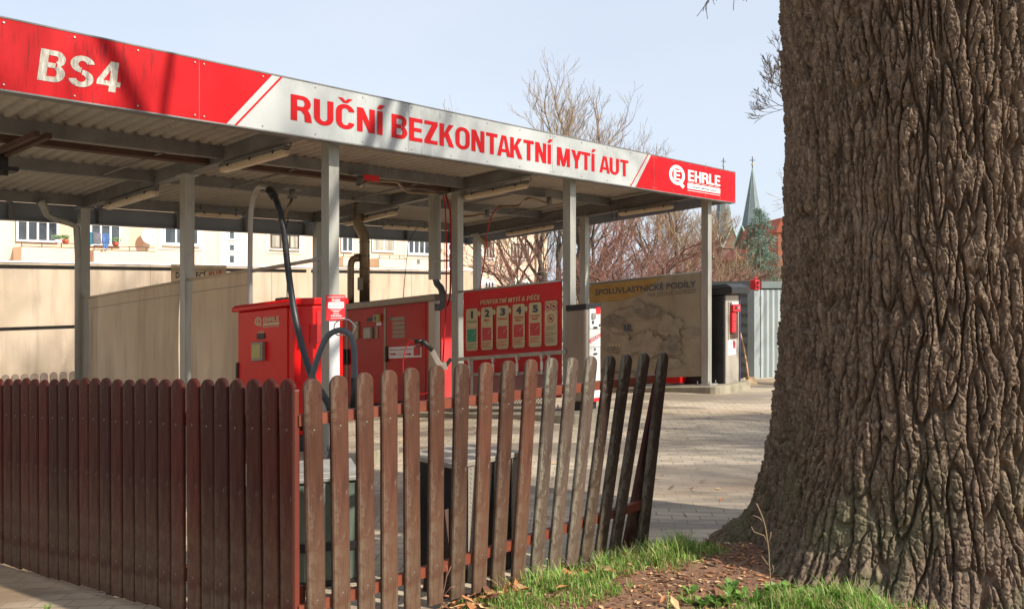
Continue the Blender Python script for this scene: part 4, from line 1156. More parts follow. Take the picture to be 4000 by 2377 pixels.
# hanging duct with flexible pipe and hoses beside the second middle post
td = t_r-0.02
Yd = S(3.74, td, 0).y
du = empty('supply_duct', at(1698, 1085, Yd), 'square grey duct hanging beside the second middle post with a bent flexible pipe', 'duct')
b = MB(); p = at(1698, 0, Yd)
w = 0.065
zt, zb = at(0, 742, Yd).z, at(0, 1092, Yd).z
ddx, ddy = Vector((UX, UY, 0))*w, Vector((VX, VY, 0))*w
b.box8([Vector((p.x, p.y, z))+s for z in (zb, zt) for s in (-ddx-ddy, ddx-ddy, ddx+ddy, -ddx+ddy)]); b.build('duct', M['galv'], du)
P = [at(1702, 1088, Yd), at(1708, 1108, Yd), at(1722, 1125, Yd-0.05), at(1729, 1150, Yd-0.1), at(1732, 1175, Yd-0.1), at(1726, 1195, Yd-0.1), at(1708, 1200, Yd-0.02)]
b = MB(); b.tube(smooth_path(P, 5), 0.05, 12); b.build('flexible_pipe', M['hose_grey'], du)
b = MB(); b.bar(at(1675, 1020, Yd-0.08), at(1782, 1016, Yd-0.1), 0.02, 0.03); b.build('bracket', M['galv'], du)
for i, (lab, P, r) in enumerate((
    ('bright red hose hanging from the roof past the square duct to the machine foot', [at(1730, 760, Yd-0.2), at(1738, 800, Yd-0.2), at(1744, 950, Yd-0.22), at(1742, 1180, Yd-0.25), at(1735, 1320, Yd-0.28), at(1728, 1440, Yd-0.3), at(1720, 1520, Yd-0.3)], 0.01),
    ('dark red cable bundle beside the second middle post', [at(1736, 745, Yd), at(1752, 800, Yd-0.05), at(1760, 850, Yd-0.05), at(1761, 1050, Yd-0.05), at(1758, 1150, Yd-0.05), at(1748, 1195, Yd-0.05)], 0.014),
    ('thin red hose curving from the spray gun down in front of the red machine', [at(1618, 1334, 12.0), at(1600, 1336, 12.0), at(1585, 1360, 12.0), at(1575, 1410, 12.0), at(1576, 1460, 12.0), at(1582, 1500, 12.0), at(1600, 1530, 12.0), at(1650, 1538, 12.0), at(1685, 1526, 12.0)], 0.008))):
    b = MB(); b.tube(smooth_path(P, 6), r, 8); tag(b.build('red_hose', M['red_hose']), lab, 'hose')
# spray gun in its holder
gun = empty('spray_gun', at(1640, 1340, 12.0), 'black spray gun resting on the steel holder of the red machine', 'spray gun')
b = MB(); b.tube([at(1621, 1333, 12.0), at(1650, 1331, 12.0)], 0.03, 10); b.tube([at(1648, 1330, 12.0), at(1662, 1340, 12.0), at(1690, 1368, 12.0)], [0.045, 0.035, 0.03], 10); b.build('body', M['dark'], gun)
b = MB(); b.tube(smooth_path([at(1625, 1336, 12.0), at(1626, 1350, 12.0), at(1645, 1351, 12.0), at(1652, 1342, 12.0)], 4), 0.01, 6); b.build('trigger_guard', M['dark'], gun)
hd = empty('gun_holder', at(1710, 1425, 12.05), 'slanted steel lance holder pair in front of the machine corner post', 'holder')
b = MB(); b.bar(at(1687, 1368, 12.05), at(1720, 1428, 12.05), 0.1, 0.06); b.build('tube', M['stainless'], hd)
b = MB(); b.bar(at(1762, 1400, 12.1), at(1738, 1432, 12.1), 0.07, 0.05); b.build('tube', M['dark'], hd)
b = MB(); b.bar(at(1722, 1430, 12.1), at(1746, 1426, 12.1), 0.08, 0.1); b.build('bracket', M['stainless'], hd)
# thin black cable drooping before the back wall
for lab, P in (('thin black cable drooping from the back lamp to the machine roof', [at(1632, 886, 14.5), at(1618, 905, 14.5), at(1596, 945, 14.5), at(1590, 1000, 14.5), at(1580, 1100, 14.3), at(1575, 1168, 14.1)]),
               ('thin dark cable hanging beside the black hose onto the cabinet roof', [at(1126, 850, 9.4), at(1118, 900, 9.3), at(1122, 1000, 9.3), at(1121, 1168, 9.3)])):
    b = MB(); b.tube(smooth_path(P, 5), 0.006, 6); tag(b.build('cable', M['dark']), lab, 'cable')
# small camera under the right beam
b = MB(); b.bar(at(1880, 930, 14.5), at(1905, 955, 14.3), 0.1, 0.1); tag(b.build('camera_box', M['stain_dull'], bevel=0.01), 'small pale camera box under the roof near the cranked boom', 'camera')

# ------------------------------------------------------------------ wheel cleaner cabinet in front of the third post
pc = lambda px, t: on_t(px, 1400, t)[0]
t0c = -0.38; u0c = on_t(2289, 1400, t0c)[0]; u1c = on_t(2347, 1400, t0c)[0]; t1c = on_u(2214, 1400, u0c)[0]
whl = empty('wheel_cleaner', S((u0c+u1c)/2, (t0c+t1c)/2, 0), 'slim steel cabinet with white lettered front and black cap beside the red banner', 'cabinet')
ztp = on_t(2300, 1208, t0c)[1]
b = MB(); b.sbox(u0c, u1c, t0c, t1c, 0.12, ztp); b.build('body', M['stain_dull'], whl, bevel=0.006)
b = MB(); b.sbox(u0c-0.012, u1c+0.012, t0c-0.012, t1c+0.012, ztp+0.0005, ztp+0.075); b.build('cap', M['dark'], whl, bevel=0.01)
b = MB(); b.sbox(u0c, u0c+0.02, t0c-0.008, t0c-0.0005, 0.12, ztp); b.sbox(u0c-0.008, u0c-0.0005, t0c, t0c+0.03, 0.12, ztp); b.build('edge_profile', M['stainless'], whl)
b = MB(); b.sbox(u0c+0.03, u1c-0.03, t0c+0.05, t1c-0.05, 0.0, 0.119); b.build('foot', M['dark'], whl)
b = MB(); b.sbox(u0c+0.02, u1c+0.02, t0c-0.02, t0c-0.0085, 0.1, 0.145); b.build('red_strip', M['red_plain'], whl)
ZC = 2.12
def wq(x, y): return 1600+x/ZC, 1000+y/ZC
mw = lambda px, py: on_t(px, py, t0c)
def wpan(y0, y1, x0, x1, d, name, mat, parent=whl, base=0.0, bevel=0.0):
    (a, _), (c, _) = mw(*wq(x0, y0)), mw(*wq(x1, y0)); zt, zb = mw(*wq(x0, y0))[1], mw(*wq(x0, y1))[1]
    b = MB(); b.sbox(min(a, c), max(a, c), t0c-base-d, t0c-base-0.0005, zb, zt); return b.build(name, M[mat], parent, bevel=bevel)
p1 = wpan(420, 603, 1486, 1574, 0.01, 'panel', 'white'); p2 = wpan(607, 755, 1485, 1574, 0.01, 'panel', 'white'); p3 = wpan(759, 1180, 1484, 1572, 0.01, 'panel', 'white')
wpan(470, 520, 1500, 1530, 0.02, 'keypad', 'galv', p1, 0.01); wpan(535, 560, 1504, 1518, 0.01, 'display', 'letter_dark', p1, 0.01); wpan(584, 600, 1516, 1544, 0.012, 'lock', 'dark', p1, 0.01)
wpan(803, 816, 1516, 1544, 0.012, 'lock', 'dark', p3, 0.01)
b = MB()
for x, y in ((1566, 572), (1528, 770)):
    a, z = mw(*wq(x, y)); b.tube([S(a, t0c-0.01, z), S(a, t0c-0.02, z)], 0.014, 8)
b.build('knob', M['dark'], whl)
frw = lambda x, y: S(x, t0c-0.012, y)
b = MB(); b.poly([frw(*mw(*wq(*p))) for p in ((1532, 422), (1574, 418), (1574, 478), (1540, 482))]); b.build('red_corner', M['red_plain'], p1)
b = MB(); b.poly([frw(*mw(*wq(*p))) for p in ((1485, 688), (1574, 638), (1574, 668), (1485, 722))]); st = b.build('red_stripe', M['red_plain'], p2)
(a0, z0), (a1, z1) = mw(*wq(1490, 712)), mw(*wq(1568, 667))
b = MB(); put_text(b, 'ČISTIČ KOL', lambda x, y: S(x, t0c-0.014, y+(z1-z0)*(x-a0)/(a1-a0)), a0, a1, z0, 0.055, 0.02); b.build('lettering', M['white'], st)
(a0, z0), (a1, z1) = mw(2348, 1600), mw(2358, 1600)

# ------------------------------------------------------------------ payment pillar at the right end
k_u0 = on_t(2828, 1400, -0.19)[0]; k_u1 = on_t(2889, 1400, -0.19)[0]; kt0 = -0.19; kt1 = 0.55
kio = empty('payment_pillar', S((k_u0+k_u1)/2, 0.1, 0), 'dark payment pillar with a red coin unit and white notice at the right end', 'payment kiosk')
mk = lambda px, py: on_t(px, py, kt0)
zk = mk(2850, 1150)[1]
b = MB(); b.sbox(k_u0, k_u1, kt0, kt1, 0.0, zk); b.build('body', M['dark'], kio, bevel=0.01)
ZK = 2.911
def kq(x, y): return 2700+x/ZK, 1050+y/ZK
def kpan(x0, x1, y0, y1, d, name, mat, parent=kio, base=0.0, bevel=0.0):
    (a, _), (c, _) = mk(*kq(x0, y0)), mk(*kq(x1, y0)); zt, zb = mk(*kq((x0+x1)/2, y0))[1], mk(*kq((x0+x1)/2, y1))[1]
    b = MB(); b.sbox(min(a, c), max(a, c), kt0-base-d, kt0-base-0.0005, zb, zt); return b.build(name, M[mat], parent, bevel=bevel)
kpan(388, 535, 300, 1305, 0.01, 'steel_front', 'stainless')
M['purple'] = pm('dark_violet_profile', '#2c2548', '#3a3258', 4, 0.5)
kpan(536, 550, 290, 1300, 0.02, 'violet_edge', 'purple'); kpan(378, 388, 300, 1310, 0.014, 'edge_strip', 'galv_dark')
fr_ = kpan(414, 526, 375, 800, 0.012, 'coin_niche', 'stainless', kio, 0.01)
kpan(426, 516, 385, 790, 0.004, 'niche_back', 'rust', fr_, 0.022)
kpan(445, 515, 378, 402, 0.006, 'niche_label', 'paper', fr_, 0.026)
cu_ = kpan(430, 512, 408, 488, 0.05, 'coin_unit', 'red_plain', kio, 0.026, 0.006)
kpan(450, 472, 425, 462, 0.004, 'coin_slot', 'dark', cu_, 0.076); kpan(484, 500, 428, 458, 0.004, 'coin_return', 'galv', cu_, 0.076)
co2 = kpan(424, 470, 500, 722, 0.04, 'key_column', 'red_plain', kio, 0.026, 0.004)
for y in (525, 562, 612, 645, 678): kpan(432, 458, y, y+22, 0.004, 'key', 'card_red', co2, 0.066)
nt_ = kpan(408, 502, 806, 975, 0.003, 'notice', 'paper', kio, 0.011)
kpan(466, 492, 815, 900, 0.002, 'notice_picture', 'card_red', nt_, 0.014)
b = MB()
for r in range(10):
    (a, z), (c, _) = mk(*kq(415, 832+r*13)), mk(*kq(455, 0)); b.poly([S(x, kt0-0.0145, y) for x, y in ((a, z), (c, z), (c, z+0.008), (a, z+0.008))])
b.build('small_print', M['galv'], nt_)
b = MB()
A = [(k_u0-0.04, kt0-0.16), (k_u1+0.05, kt0-0.16), (k_u1+0.05, kt1+0.05), (k_u0-0.04, kt1+0.05)]
B = [(k_u0+0.0, kt0-0.04), (k_u1+0.0, kt0-0.04), (k_u1+0.0, kt1+0.02), (k_u0+0.0, kt1+0.02)]
zz = zk+0.005
b.box8([S(a, c, zz) for a, c in A]+[S(a, c, zz+0.1) for a, c in A])
b.box8([S(a, c, zz+0.1005) for a, c in A]+[S(a, c, zz+0.17) for a, c in B])
b.build('hood', M['dark'], kio, bevel=0.008)

# ------------------------------------------------------------------ storage container
YC = 16.3
cc = at(2947, 1500, YC); 
ang_d = Vector((math.cos(math.radians(14)), math.sin(math.radians(14)), 0))     # door face runs right
side_d = Vector((-ang_d.y, ang_d.x, 0))
side_d = Vector((-0.62, 0.785, 0))
zc0, zc1 = cc.z, at(0, 1098, YC).z
cont = empty('storage_container', (cc.x, cc.y, zc0), 'grey steel storage container with ribbed walls and pale corrugated doors', 'container')
def CF(a, s, z): return Vector((cc.x, cc.y, 0)) + ang_d*a + side_d*s + Vector((0, 0, z))
b = MB(); b.fbox(CF, 0.0, 2.2, 0.05, 4.5, zc0+0.08, zc1-0.02); b.build('shell', M['c_shell'] if 'c_shell' in M else M['galv_dark'], cont)
cw = pm('container_side_paint', '#66716f', '#747f7d', 2, 0.55, 0.0, 0.05, dirt='#8a7a58', dirt_amt=0.5)
cl = pm('container_door_paint', '#929c9c', '#a0a9a9', 2, 0.5, 0.0, 0.05, dirt='#8c8a70', dirt_amt=0.6)
b = MB()
for k in range(9):
    z = zc0+0.2+k*0.185
    b.fbox(CF, -0.035, -0.0005, 0.1, 4.4, z, z+0.12)
b.build('side_ribs', cw, cont)
b = MB(); b.fbox(CF, -0.05, 0.1, 0.0, 4.5, zc1-0.13, zc1); b.fbox(CF, 0.1, 2.25, -0.05, 0.05, zc1-0.13, zc1); b.build('roof_edge', cw, cont)
b = MB(); b.fbox(CF, -0.05, 0.07, -0.05, 0.1, zc0, zc1-0.131); b.fbox(CF, 0.07, 2.2, -0.03, 0.05, zc0+0.02, zc0+0.09); b.build('corner_post', cl, cont)
dr = MB()
N_ = 0.165
pts = []
x = 0.09
V = []; F = []
k = 0
xs = []
while x < 1.06:
    xs += [(x, 0.0), (x+0.045, 0.0), (x+0.06, 0.035), (x+0.1, 0.035)]; x += 0.115
for (xa, da) in xs:
    for z in (zc0+0.1, zc1-0.16): V.append(CF(xa, -0.045+da, z))
for i in range(len(xs)-1): F.append((2*i, 2*i+2, 2*i+3, 2*i+1))
door_c = np_obj('door', V, F, cl, cont.location, cont)
V2 = [Vector(v)+ang_d*1.07 for v in V]; np_obj('door', V2, F, cl, cont.location, cont)
for z in (zc0+0.35, zc1-0.45): b = MB(); b.fbox(CF, 0.065, 0.09, -0.06, -0.046, z, z+0.16); b.build('hinge', M['galv_dark'], cont)
b = MB(); b.fbox(CF, -0.06, 0.05, -0.08, 0.04, zc1-0.16, zc1+0.025)
o = b.build('corner_casting', M['red_plain'], cont, bevel=0.015)
b = MB()
for z in (zc1-0.11, zc1-0.03):
    p = CF(-0.01, -0.082, z); b.tube([p, p+Vector((0.0, -0.004, 0))], 0.025, 8)
b.build('casting_hole', M['dark'], o)
b = MB(); p = CF(0.0, -0.02, zc1+0.025); b.tube([p, p+Vector((0, 0, 0.06))], 0.02, 8); b.build('lifting_pin', M['red_plain'], cont)
b = MB(); b.fbox(CF, 0.1, 0.3, -0.2, -0.12, zc0-0.1, zc0+0.02); tag(b.build('red_block', M['red_plain']), 'small red block by the shovel at the container corner', 'block')

# shovel leaning at the container corner
gz = at(2935, 1518, 15.0)
shv = empty('shovel', at(2935, 1518, 15.0), 'wooden handled shovel leaning on the container beside the payment pillar', 'shovel')
b = MB(); b.tube(smooth_path([at(2891, 1300, 15.7), at(2903, 1350, 15.5), at(2914, 1410, 15.3), at(2923, 1478, 15.08)], 5), 0.019, 8); b.build('handle', M['wood_pole'], shv)
nx_, nz_ = 8, 8
V = []; F = []
c4 = [at(2902, 1476, 15.08), at(2946, 1470, 15.12), at(2966, 1512, 14.95), at(2918, 1521, 14.9)]
for side in (0, 0.012):
    for j in range(nz_+1):
        for i in range(nx_+1):
            a, c = i/nx_, j/nz_
            p = (c4[0]*(1-a)+c4[1]*a)*(1-c)+(c4[3]*(1-a)+c4[2]*a)*c
            p = p + Vector((0, side+0.05*math.cos((a-0.5)*math.pi)*(1-0.5*c), 0.0)); V.append(p)
N = (nx_+1)*(nz_+1)
for j in range(nz_):
    for i in range(nx_):
        q_ = (j*(nx_+1)+i, j*(nx_+1)+i+1, (j+1)*(nx_+1)+i+1, (j+1)*(nx_+1)+i); F += [q_, tuple(x+N for x in q_[::-1])]
np_obj('blade', V, F, M['shovel'], shv.location, shv, True)

# ------------------------------------------------------------------ boxes behind the open fence
b = MB()
tb = empty('tread_plate_box', at(1850, 2330, 4.95), 'dark steel box with tread plate side and pale lid close behind the open fence', 'box')
p0 = Vector((at(1772, 0, 4.8).x, 4.8, 0)); dx_ = Vector((0.72, 0.69, 0)); dy_ = Vector((-0.69, 0.72, 0))
def TBF(a, c, z): return p0 + dx_*a + dy_*c + Vector((0, 0, z))
zt_ = at(0, 1808, 4.8).z; z0_ = -0.06
b = MB(); b.fbox(TBF, 0.02, 0.5, 0.0, 0.42, z0_, zt_-0.03); b.build('body', M['dark'], tb)
b = MB(); b.fbox(TBF, -0.015, 0.52, -0.015, 0.44, zt_-0.03, zt_); b.build('lid', M['stainless'], tb, bevel=0.004)
b = MB()
for a0 in (0.1, 0.3, 0.44):
    b.fbox(TBF, a0, a0+0.07, -0.008, -0.0005, z0_, zt_-0.035)
    for r in range(24):
        for sgn in (0, 1):
            z = z0_+0.02+r*0.027; c_ = TBF(a0+0.02+0.03*sgn, -0.008, z+0.013*sgn); d_ = (dx_*(1 if sgn else -1)+Vector((0, 0, 1))).normalized()*0.011
            b.bar(c_-d_, c_+d_, 0.005, 0.005, (0.69, -0.72, 0))
b.build('tread_plate', M['stainless'], tb)
b = MB(); w0, w1, w2, w3 = at(1736, 1990, 4.75), at(1738, 2400, 4.6), at(1640, 2400, 4.75), at(1664, 2180, 4.75)
yv = Vector((0.02, 0.03, 0)); b.box8([w0, w1, w2, w3, w0+yv, w1+yv, w2+yv, w3+yv]); tag(b.build('leaning_board', M['rust']), 'dark slanted board leaning on the tread plate box', 'board')
# galvanised bin with metal lid
gb = empty('metal_bin', at(1280, 2330, 4.9), 'mottled galvanised bin with dented grey lid behind the open fence pickets', 'bin')
q0 = Vector((at(1400, 0, 4.98).x, 4.98, 0)); gx = Vector((-0.955, -0.297, 0)); gy = Vector((-0.297, 0.955, 0))
def GBF(a, c, z): return q0 + gx*a + gy*c + Vector((0, 0, z))
gt = at(0, 1862, 4.98).z; g0 = -0.12
M['bin'] = pm('mottled_galvanised', '#5d6a5e', '#7b877a', 9, 0.5, 0.3, 0.1, (1,1,0.4), dirt='#a39a78', dirt_amt=0.6)
b = MB(); b.fbox(GBF, 0.0, 0.62, 0.0, 0.5, g0, gt-0.012); b.build('body', M['bin'], gb, bevel=0.02)
b = MB(); b.fbox(GBF, -0.02, 0.64, -0.02, 0.52, gt-0.012, gt+0.012); b.fbox(GBF, 0.06, 0.56, 0.08, 0.42, gt+0.0125, gt+0.02); b.build('lid', M['galv'], gb, bevel=0.004)
b = MB()
for zf in (0.02, 0.36):
    z = g0+(gt-g0)*zf; b.fbox(GBF, -0.012, 0.63, -0.012, 0.3, z, z+0.045)
b.build('band', M['dark'], gb)
b = MB()
for a_ in (0.0, 0.19, 0.4): b.fbox(GBF, a_-0.004, a_+0.008, -0.015, -0.0005, g0+0.08, gt-0.02)
b.build('fold_edge', M['galv'], gb)
# ------------------------------------------------------------------ picket fences
def paling_mesh(name, w, th, H, mats, seed):
    rnd = random.Random(seed); r = w/2
    def outline(ins):
        rr = r-ins; pts = [(-rr, 0+ins), (rr, 0+ins)]
        top = H-r
        for k in range(11):
            a = math.pi*k/10; pts.append((rr*math.cos(a), top+rr*math.sin(a)*1.02))
        return pts
    P0, P1 = outline(0), outline(0.006); n = len(P0)
    V = [(x, th, z) for x, z in P0]+[(x, 0.006, z) for x, z in P0]+[(x, 0, z) for x, z in P1]
    F = [tuple(range(n)), tuple(2*n+k for k in range(n))[::-1]]
    for rr in range(2):
        for k in range(n): F.append((rr*n+k, (rr+1)*n+k, (rr+1)*n+(k+1) % n, rr*n+(k+1) % n))
    mi = [0]*len(F)
    for zn in (0.2, 0.97):
        c = len(V); x0 = rnd.uniform(-0.008, 0.008)
        for k in range(6): V.append((x0+0.005*math.cos(k*1.047), -0.0025, zn+0.005*math.sin(k*1.047)))
        F.append(tuple(range(c, c+6))); mi.append(1)
    me = bpy.data.meshes.new(name); me.from_pydata(V, [], F)
    for m in mats: me.materials.append(m)
    me.polygons.foreach_set('material_index', mi); me.update()
    import bmesh
    bm = bmesh.new(); bm.from_mesh(me); bmesh.ops.recalc_face_normals(bm, faces=bm.faces); bm.to_mesh(me); bm.free()
    return me
def place_paling(me, parent, bot, top, along):
    o = bpy.data.objects.new('paling', me); COL.objects.link(o); o.parent = parent
    z = (top-bot).normalized(); x = Vector((along[0], along[1], 0)).normalized()
    y = z.cross(x).normalized(); x = y.cross(z).normalized()
    R = Matrix((x, y, z)).transposed().to_4x4()
    o.matrix_local = Matrix.Translation(bot-parent.location) @ R
    return o
# left, close-boarded
L0, L1 = (-3.33, 5.68), (-1.03, 3.97)
dL = ((L1[0]-L0[0]), (L1[1]-L0[1])); nL = math.hypot(*dL); aL = (dL[0]/nL, dL[1]/nL)
back = Vector((-aL[1], aL[0], 0))
fl_ = empty('picket_fence', (L1[0], L1[1], -0.05), 'dark red-brown picket fence of close-set boards at the left', 'fence', 'wooden picket fences')
variants = [paling_mesh('paling', 0.105, 0.021, 1.2, [M['paling_l'], M['nail']], s) for s in range(4)]
pxL = [-88, -48, -10, 26, 61, 95, 128, 166, 205, 242, 284, 324, 364, 406, 451, 497, 543, 588, 637, 688, 748, 804, 859, 918, 984, 1048, 1116]
rf = random.Random(2)
for i, px in enumerate(pxL):
    x, y, s = on_line(px, L0, L1)
    zt = EYE-365/FPX*y + rf.uniform(-0.006, 0.006)
    top = Vector((x, y, zt)); lean = rf.uniform(-0.004, 0.004)+0.012*(i/27)
    bot = Vector((x+aL[0]*lean, y+aL[1]*lean, zt-1.2)) - back*rf.uniform(-0.004, 0.004)
    place_paling(variants[i % 4], fl_, bot, top, aL)
def rail_on(p, q, parent, y0, y1, L_0, L_1, off, w=0.035, h=0.055, mat='rail'):
    xa, ya, _ = on_line(p[0], L_0, L_1); xb, yb, _ = on_line(q[0], L_0, L_1)
    A = Vector((xa, ya, EYE+(HY-p[1])/FPX*ya))+off; B = Vector((xb, yb, EYE+(HY-q[1])/FPX*yb))+off
    b = MB(); b.bar(A, B, w, h); return b.build('rail', M[mat], parent)
rail_on((-90, 1600), (1150, 1655), fl_, 0, 0, L0, L1, back*0.042, 0.04, 0.07)
rail_on((-90, 2090), (1150, 2330), fl_, 0, 0, L0, L1, back*0.042, 0.04, 0.07)
def fpost(px, ytop, ybot, Lp, Lq, off, w, mat, parent, name='post'):
    x, y, _ = on_line(px, Lp, Lq); z1 = EYE+(HY-ytop)/FPX*y; z0 = ground(x, y)-0.1
    c = Vector((x, y, 0))+off; b = MB(); ax = Vector((aL[0], aL[1], 0))*w/2 if Lp is L0 else Vector((aR[0], aR[1], 0))*w/2
    ay = Vector((-ax.y, ax.x, 0)); b.box8([c+s+Vector((0, 0, z)) for z in (z0, z1) for s in (-ax-ay, ax-ay, ax+ay, -ax+ay)]); return b.build(name, M[mat], parent, bevel=0.004)
R0, R1 = (-0.897, 3.93), (0.696, 5.27)
dR = (R1[0]-R0[0], R1[1]-R0[1]); nR = math.hypot(*dR); aR = (dR[0]/nR, dR[1]/nR)
backR = Vector((-aR[1], aR[0], 0))
fpost(385, 1560, 0, L0, L1, back*0.11, 0.09, 'rust', fl_)
fpost(760, 1560, 0, L0, L1, back*0.11, 0.09, 'rust', fl_)
# right, open pickets that lean more and more
fr2 = empty('picket_fence', (R0[0], R0[1], -0.05), 'weathered open picket fence with leaning lichen-edged pickets towards the tree', 'fence', 'wooden picket fences')
vr = [paling_mesh('paling', 0.088, 0.024, 1.2, [M['paling_r'], M['nail']], s+9) for s in range(3)]
vm = [paling_mesh('paling', 0.086, 0.024, 1.2, [M['paling_moss'], M['nail']], s+19) for s in range(2)]
vd = [paling_mesh('paling', 0.084, 0.024, 1.2, [M['paling_shaded'], M['nail']], s+29) for s in range(2)]
RP = [(1225, 1479, 1240, 2377), (1328, 1466, 1339, 2377), (1429, 1455, 1437, 2377), (1525, 1445, 1527, 2377), (1612, 1436, 1617, 2377), (1712, 1426, 1706, 2377), (1811, 1419, 1791, 2335), (1906, 1415, 1877, 2305), (1994, 1408, 1950, 2269), (2083, 1403, 2030, 2240), (2164, 1397, 2103, 2207), (2244, 1397, 2172, 2190), (2319, 1391, 2241, 2160), (2393, 1389, 2299, 2130), (2458, 1384, 2357, 2110), (2527, 1379, 2415, 2095), (2600, 1376, 2520, 2080)]
for i, (xt, yt, xb, yb_) in enumerate(RP):
    x, y, s = on_line(xt, R0, R1); z = EYE+(HY-yt)/FPX*y; x2, y2, _ = on_line(xb, R0, R1); z2 = EYE+(HY-yb_)/FPX*y2
    top = Vector((x, y, z)); d = (Vector((x2, y2, z2))-top).normalized()
    me = vr[i % 3] if i < 10 else (vm[i % 2] if i < 13 else vd[i % 2])
    place_paling(me, fr2, top+d*1.2, top, aR)
for p, q_ in (((1180, 1646), (2590, 1479)), ((1180, 2395), (2545, 1968))):
    rail_on(p, q_, fr2, 0, 0, R0, R1, backR*0.045, 0.035, 0.05)
fpost(1176, 1525, 0, R0, R1, backR*0.05, 0.026, 'plank_post', fr2)
fpost(1567, 1486, 0, R0, R1, backR*0.09, 0.04, 'plank_post', fr2)
# broken end board behind the last picket
x, y, _ = on_line(2622, R0, R1); x2, y2, _ = on_line(2478, R0, R1)
A = Vector((x, y, EYE+(HY-1402)/FPX*y))+backR*0.06; B = Vector((x2, y2, -0.08))+backR*0.06
b = MB(); b.bar(A, B, 0.1, 0.03, (aR[0]*0, 0.3, 1)); 
b = MB(); w_ = Vector((aR[0], aR[1], 0))*0.04; k_ = backR*0.03
b.box8([B-w_, B+w_*1.6, B+w_*1.6+k_, B-w_+k_, A-w_*0.7, A+w_*0.6, A+w_*0.6+k_, A-w_*0.7+k_]); b.build('split_end_board', M['paling_l'], fr2)

# ------------------------------------------------------------------ ground
def grid_obj(name, xs, ys, zf, mat, keep=None, kind='structure'):
    nx, ny = len(xs), len(ys)
    V = [(x, y, zf(x, y)) for y in ys for x in xs]; F = []
    for j in range(ny-1):
        for i in range(nx-1):
            if keep and not keep(xs[i], ys[j]): continue
            a = j*nx+i; F.append((a, a+1, a+1+nx, a+nx))
    o = np_obj(name, V, F, mat, (0, 0, 0), None, True); o['kind'] = kind; return o

def paving_mat():
    s = NT('worn_block_paving')
    v = s.coord((1, 1, 1), (0, 0, math.radians(5)))
    wob = s.n('ShaderNodeVectorMath'); wob.operation = 'ADD'
    nzc = s.n('ShaderNodeTexNoise'); nzc.inputs['Scale'].default_value = 9; s.l(v, nzc.inputs['Vector'])
    sc = s.n('ShaderNodeVectorMath'); sc.operation = 'SCALE'; sc.inputs['Scale'].default_value = 0.012; s.l(nzc.outputs['Color'], sc.inputs[0])
    s.l(v, wob.inputs[0]); s.l(sc.outputs[0], wob.inputs[1])
    br = s.n('ShaderNodeTexBrick'); s.l(wob.outputs[0], br.inputs['Vector'])
    br.inputs['Scale'].default_value = 1; br.inputs['Brick Width'].default_value = 0.2; br.inputs['Row Height'].default_value = 0.11
    br.inputs['Mortar Size'].default_value = 0.005; br.inputs['Mortar Smooth'].default_value = 0.4; br.offset = 0.5
    br.inputs['Color1'].default_value = srgb('#bdae96'); br.inputs['Color2'].default_value = srgb('#a89b87'); br.inputs['Mortar'].default_value = srgb('#6f6558')
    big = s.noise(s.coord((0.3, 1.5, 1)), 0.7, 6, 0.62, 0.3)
    mid = s.noise(s.coord(), 3.0, 6, 0.7)
    col = s.mix(s.rng(mid, 0.35, 0.7, 0.0, 0.35), br.outputs['Color'], srgb('#b7a78e'))
    dark_bands = s.math('MULTIPLY', s.rng(big, 0.49, 0.56), 0.72)  # darker bands stretched sideways across the paving
    col = s.mix(dark_bands, col, srgb('#6e6356'))
    d = s.noise(s.coord((0.5, 1.2, 1), (0, 0, 0.7)), 0.42, 4, 0.5, 0.4)
    col = s.mix(s.rng(d, 0.5, 0.62, 0.0, 0.55), col, srgb('#8a6a44'))
    oil = s.noise(s.coord(), 1.6, 6, 0.7, 0.5)
    col = s.mix(s.rng(oil, 0.64, 0.72, 0.0, 0.6), col, srgb('#4c443c'))
    sp = s.noise(s.coord(), 60, 3)
    col = s.mix(s.rng(sp, 0.66, 0.72, 0.0, 0.6), col, srgb('#5a4a3a'))
    s.bump(br.outputs['Fac'], -0.4, 0.006)
    return s.set(col, s.rng(big, 0.48, 0.6, 0.88, 0.62))
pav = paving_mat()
# far ground
earth = pm('far_ground', '#8b8168', '#7a7a58', 0.2, 0.95)
V = []; F = []
N = 48; rings = [18, 60, 200, 900, 2600]
cx0, cy0 = 0, 12
for r in rings:
    for k in range(N): a = 2*math.pi*k/N; V.append((cx0+r*math.cos(a), cy0+r*math.sin(a), -1.15 if r > 18 else -1.1))
for j in range(len(rings)-1):
    for k in range(N): F.append((j*N+k, j*N+(k+1) % N, (j+1)*N+(k+1) % N, (j+1)*N+k))
g0_ = np_obj('ground', V, F, earth); g0_['kind'] = 'structure'
def lin(a, b, n): return [a+(b-a)*i/n for i in range(n+1)]
xs = lin(-30, -9, 14)[:-1]+lin(-9, 8, 68)[:-1]+lin(8, 40, 20); ys = lin(-12, 1, 8)[:-1]+lin(1, 24, 92)[:-1]+lin(24, 50, 14)
def gz_far(x, y):
    g = ground(x, y)
    return g
grid_obj('yard_paving', xs, ys, gz_far, pav)

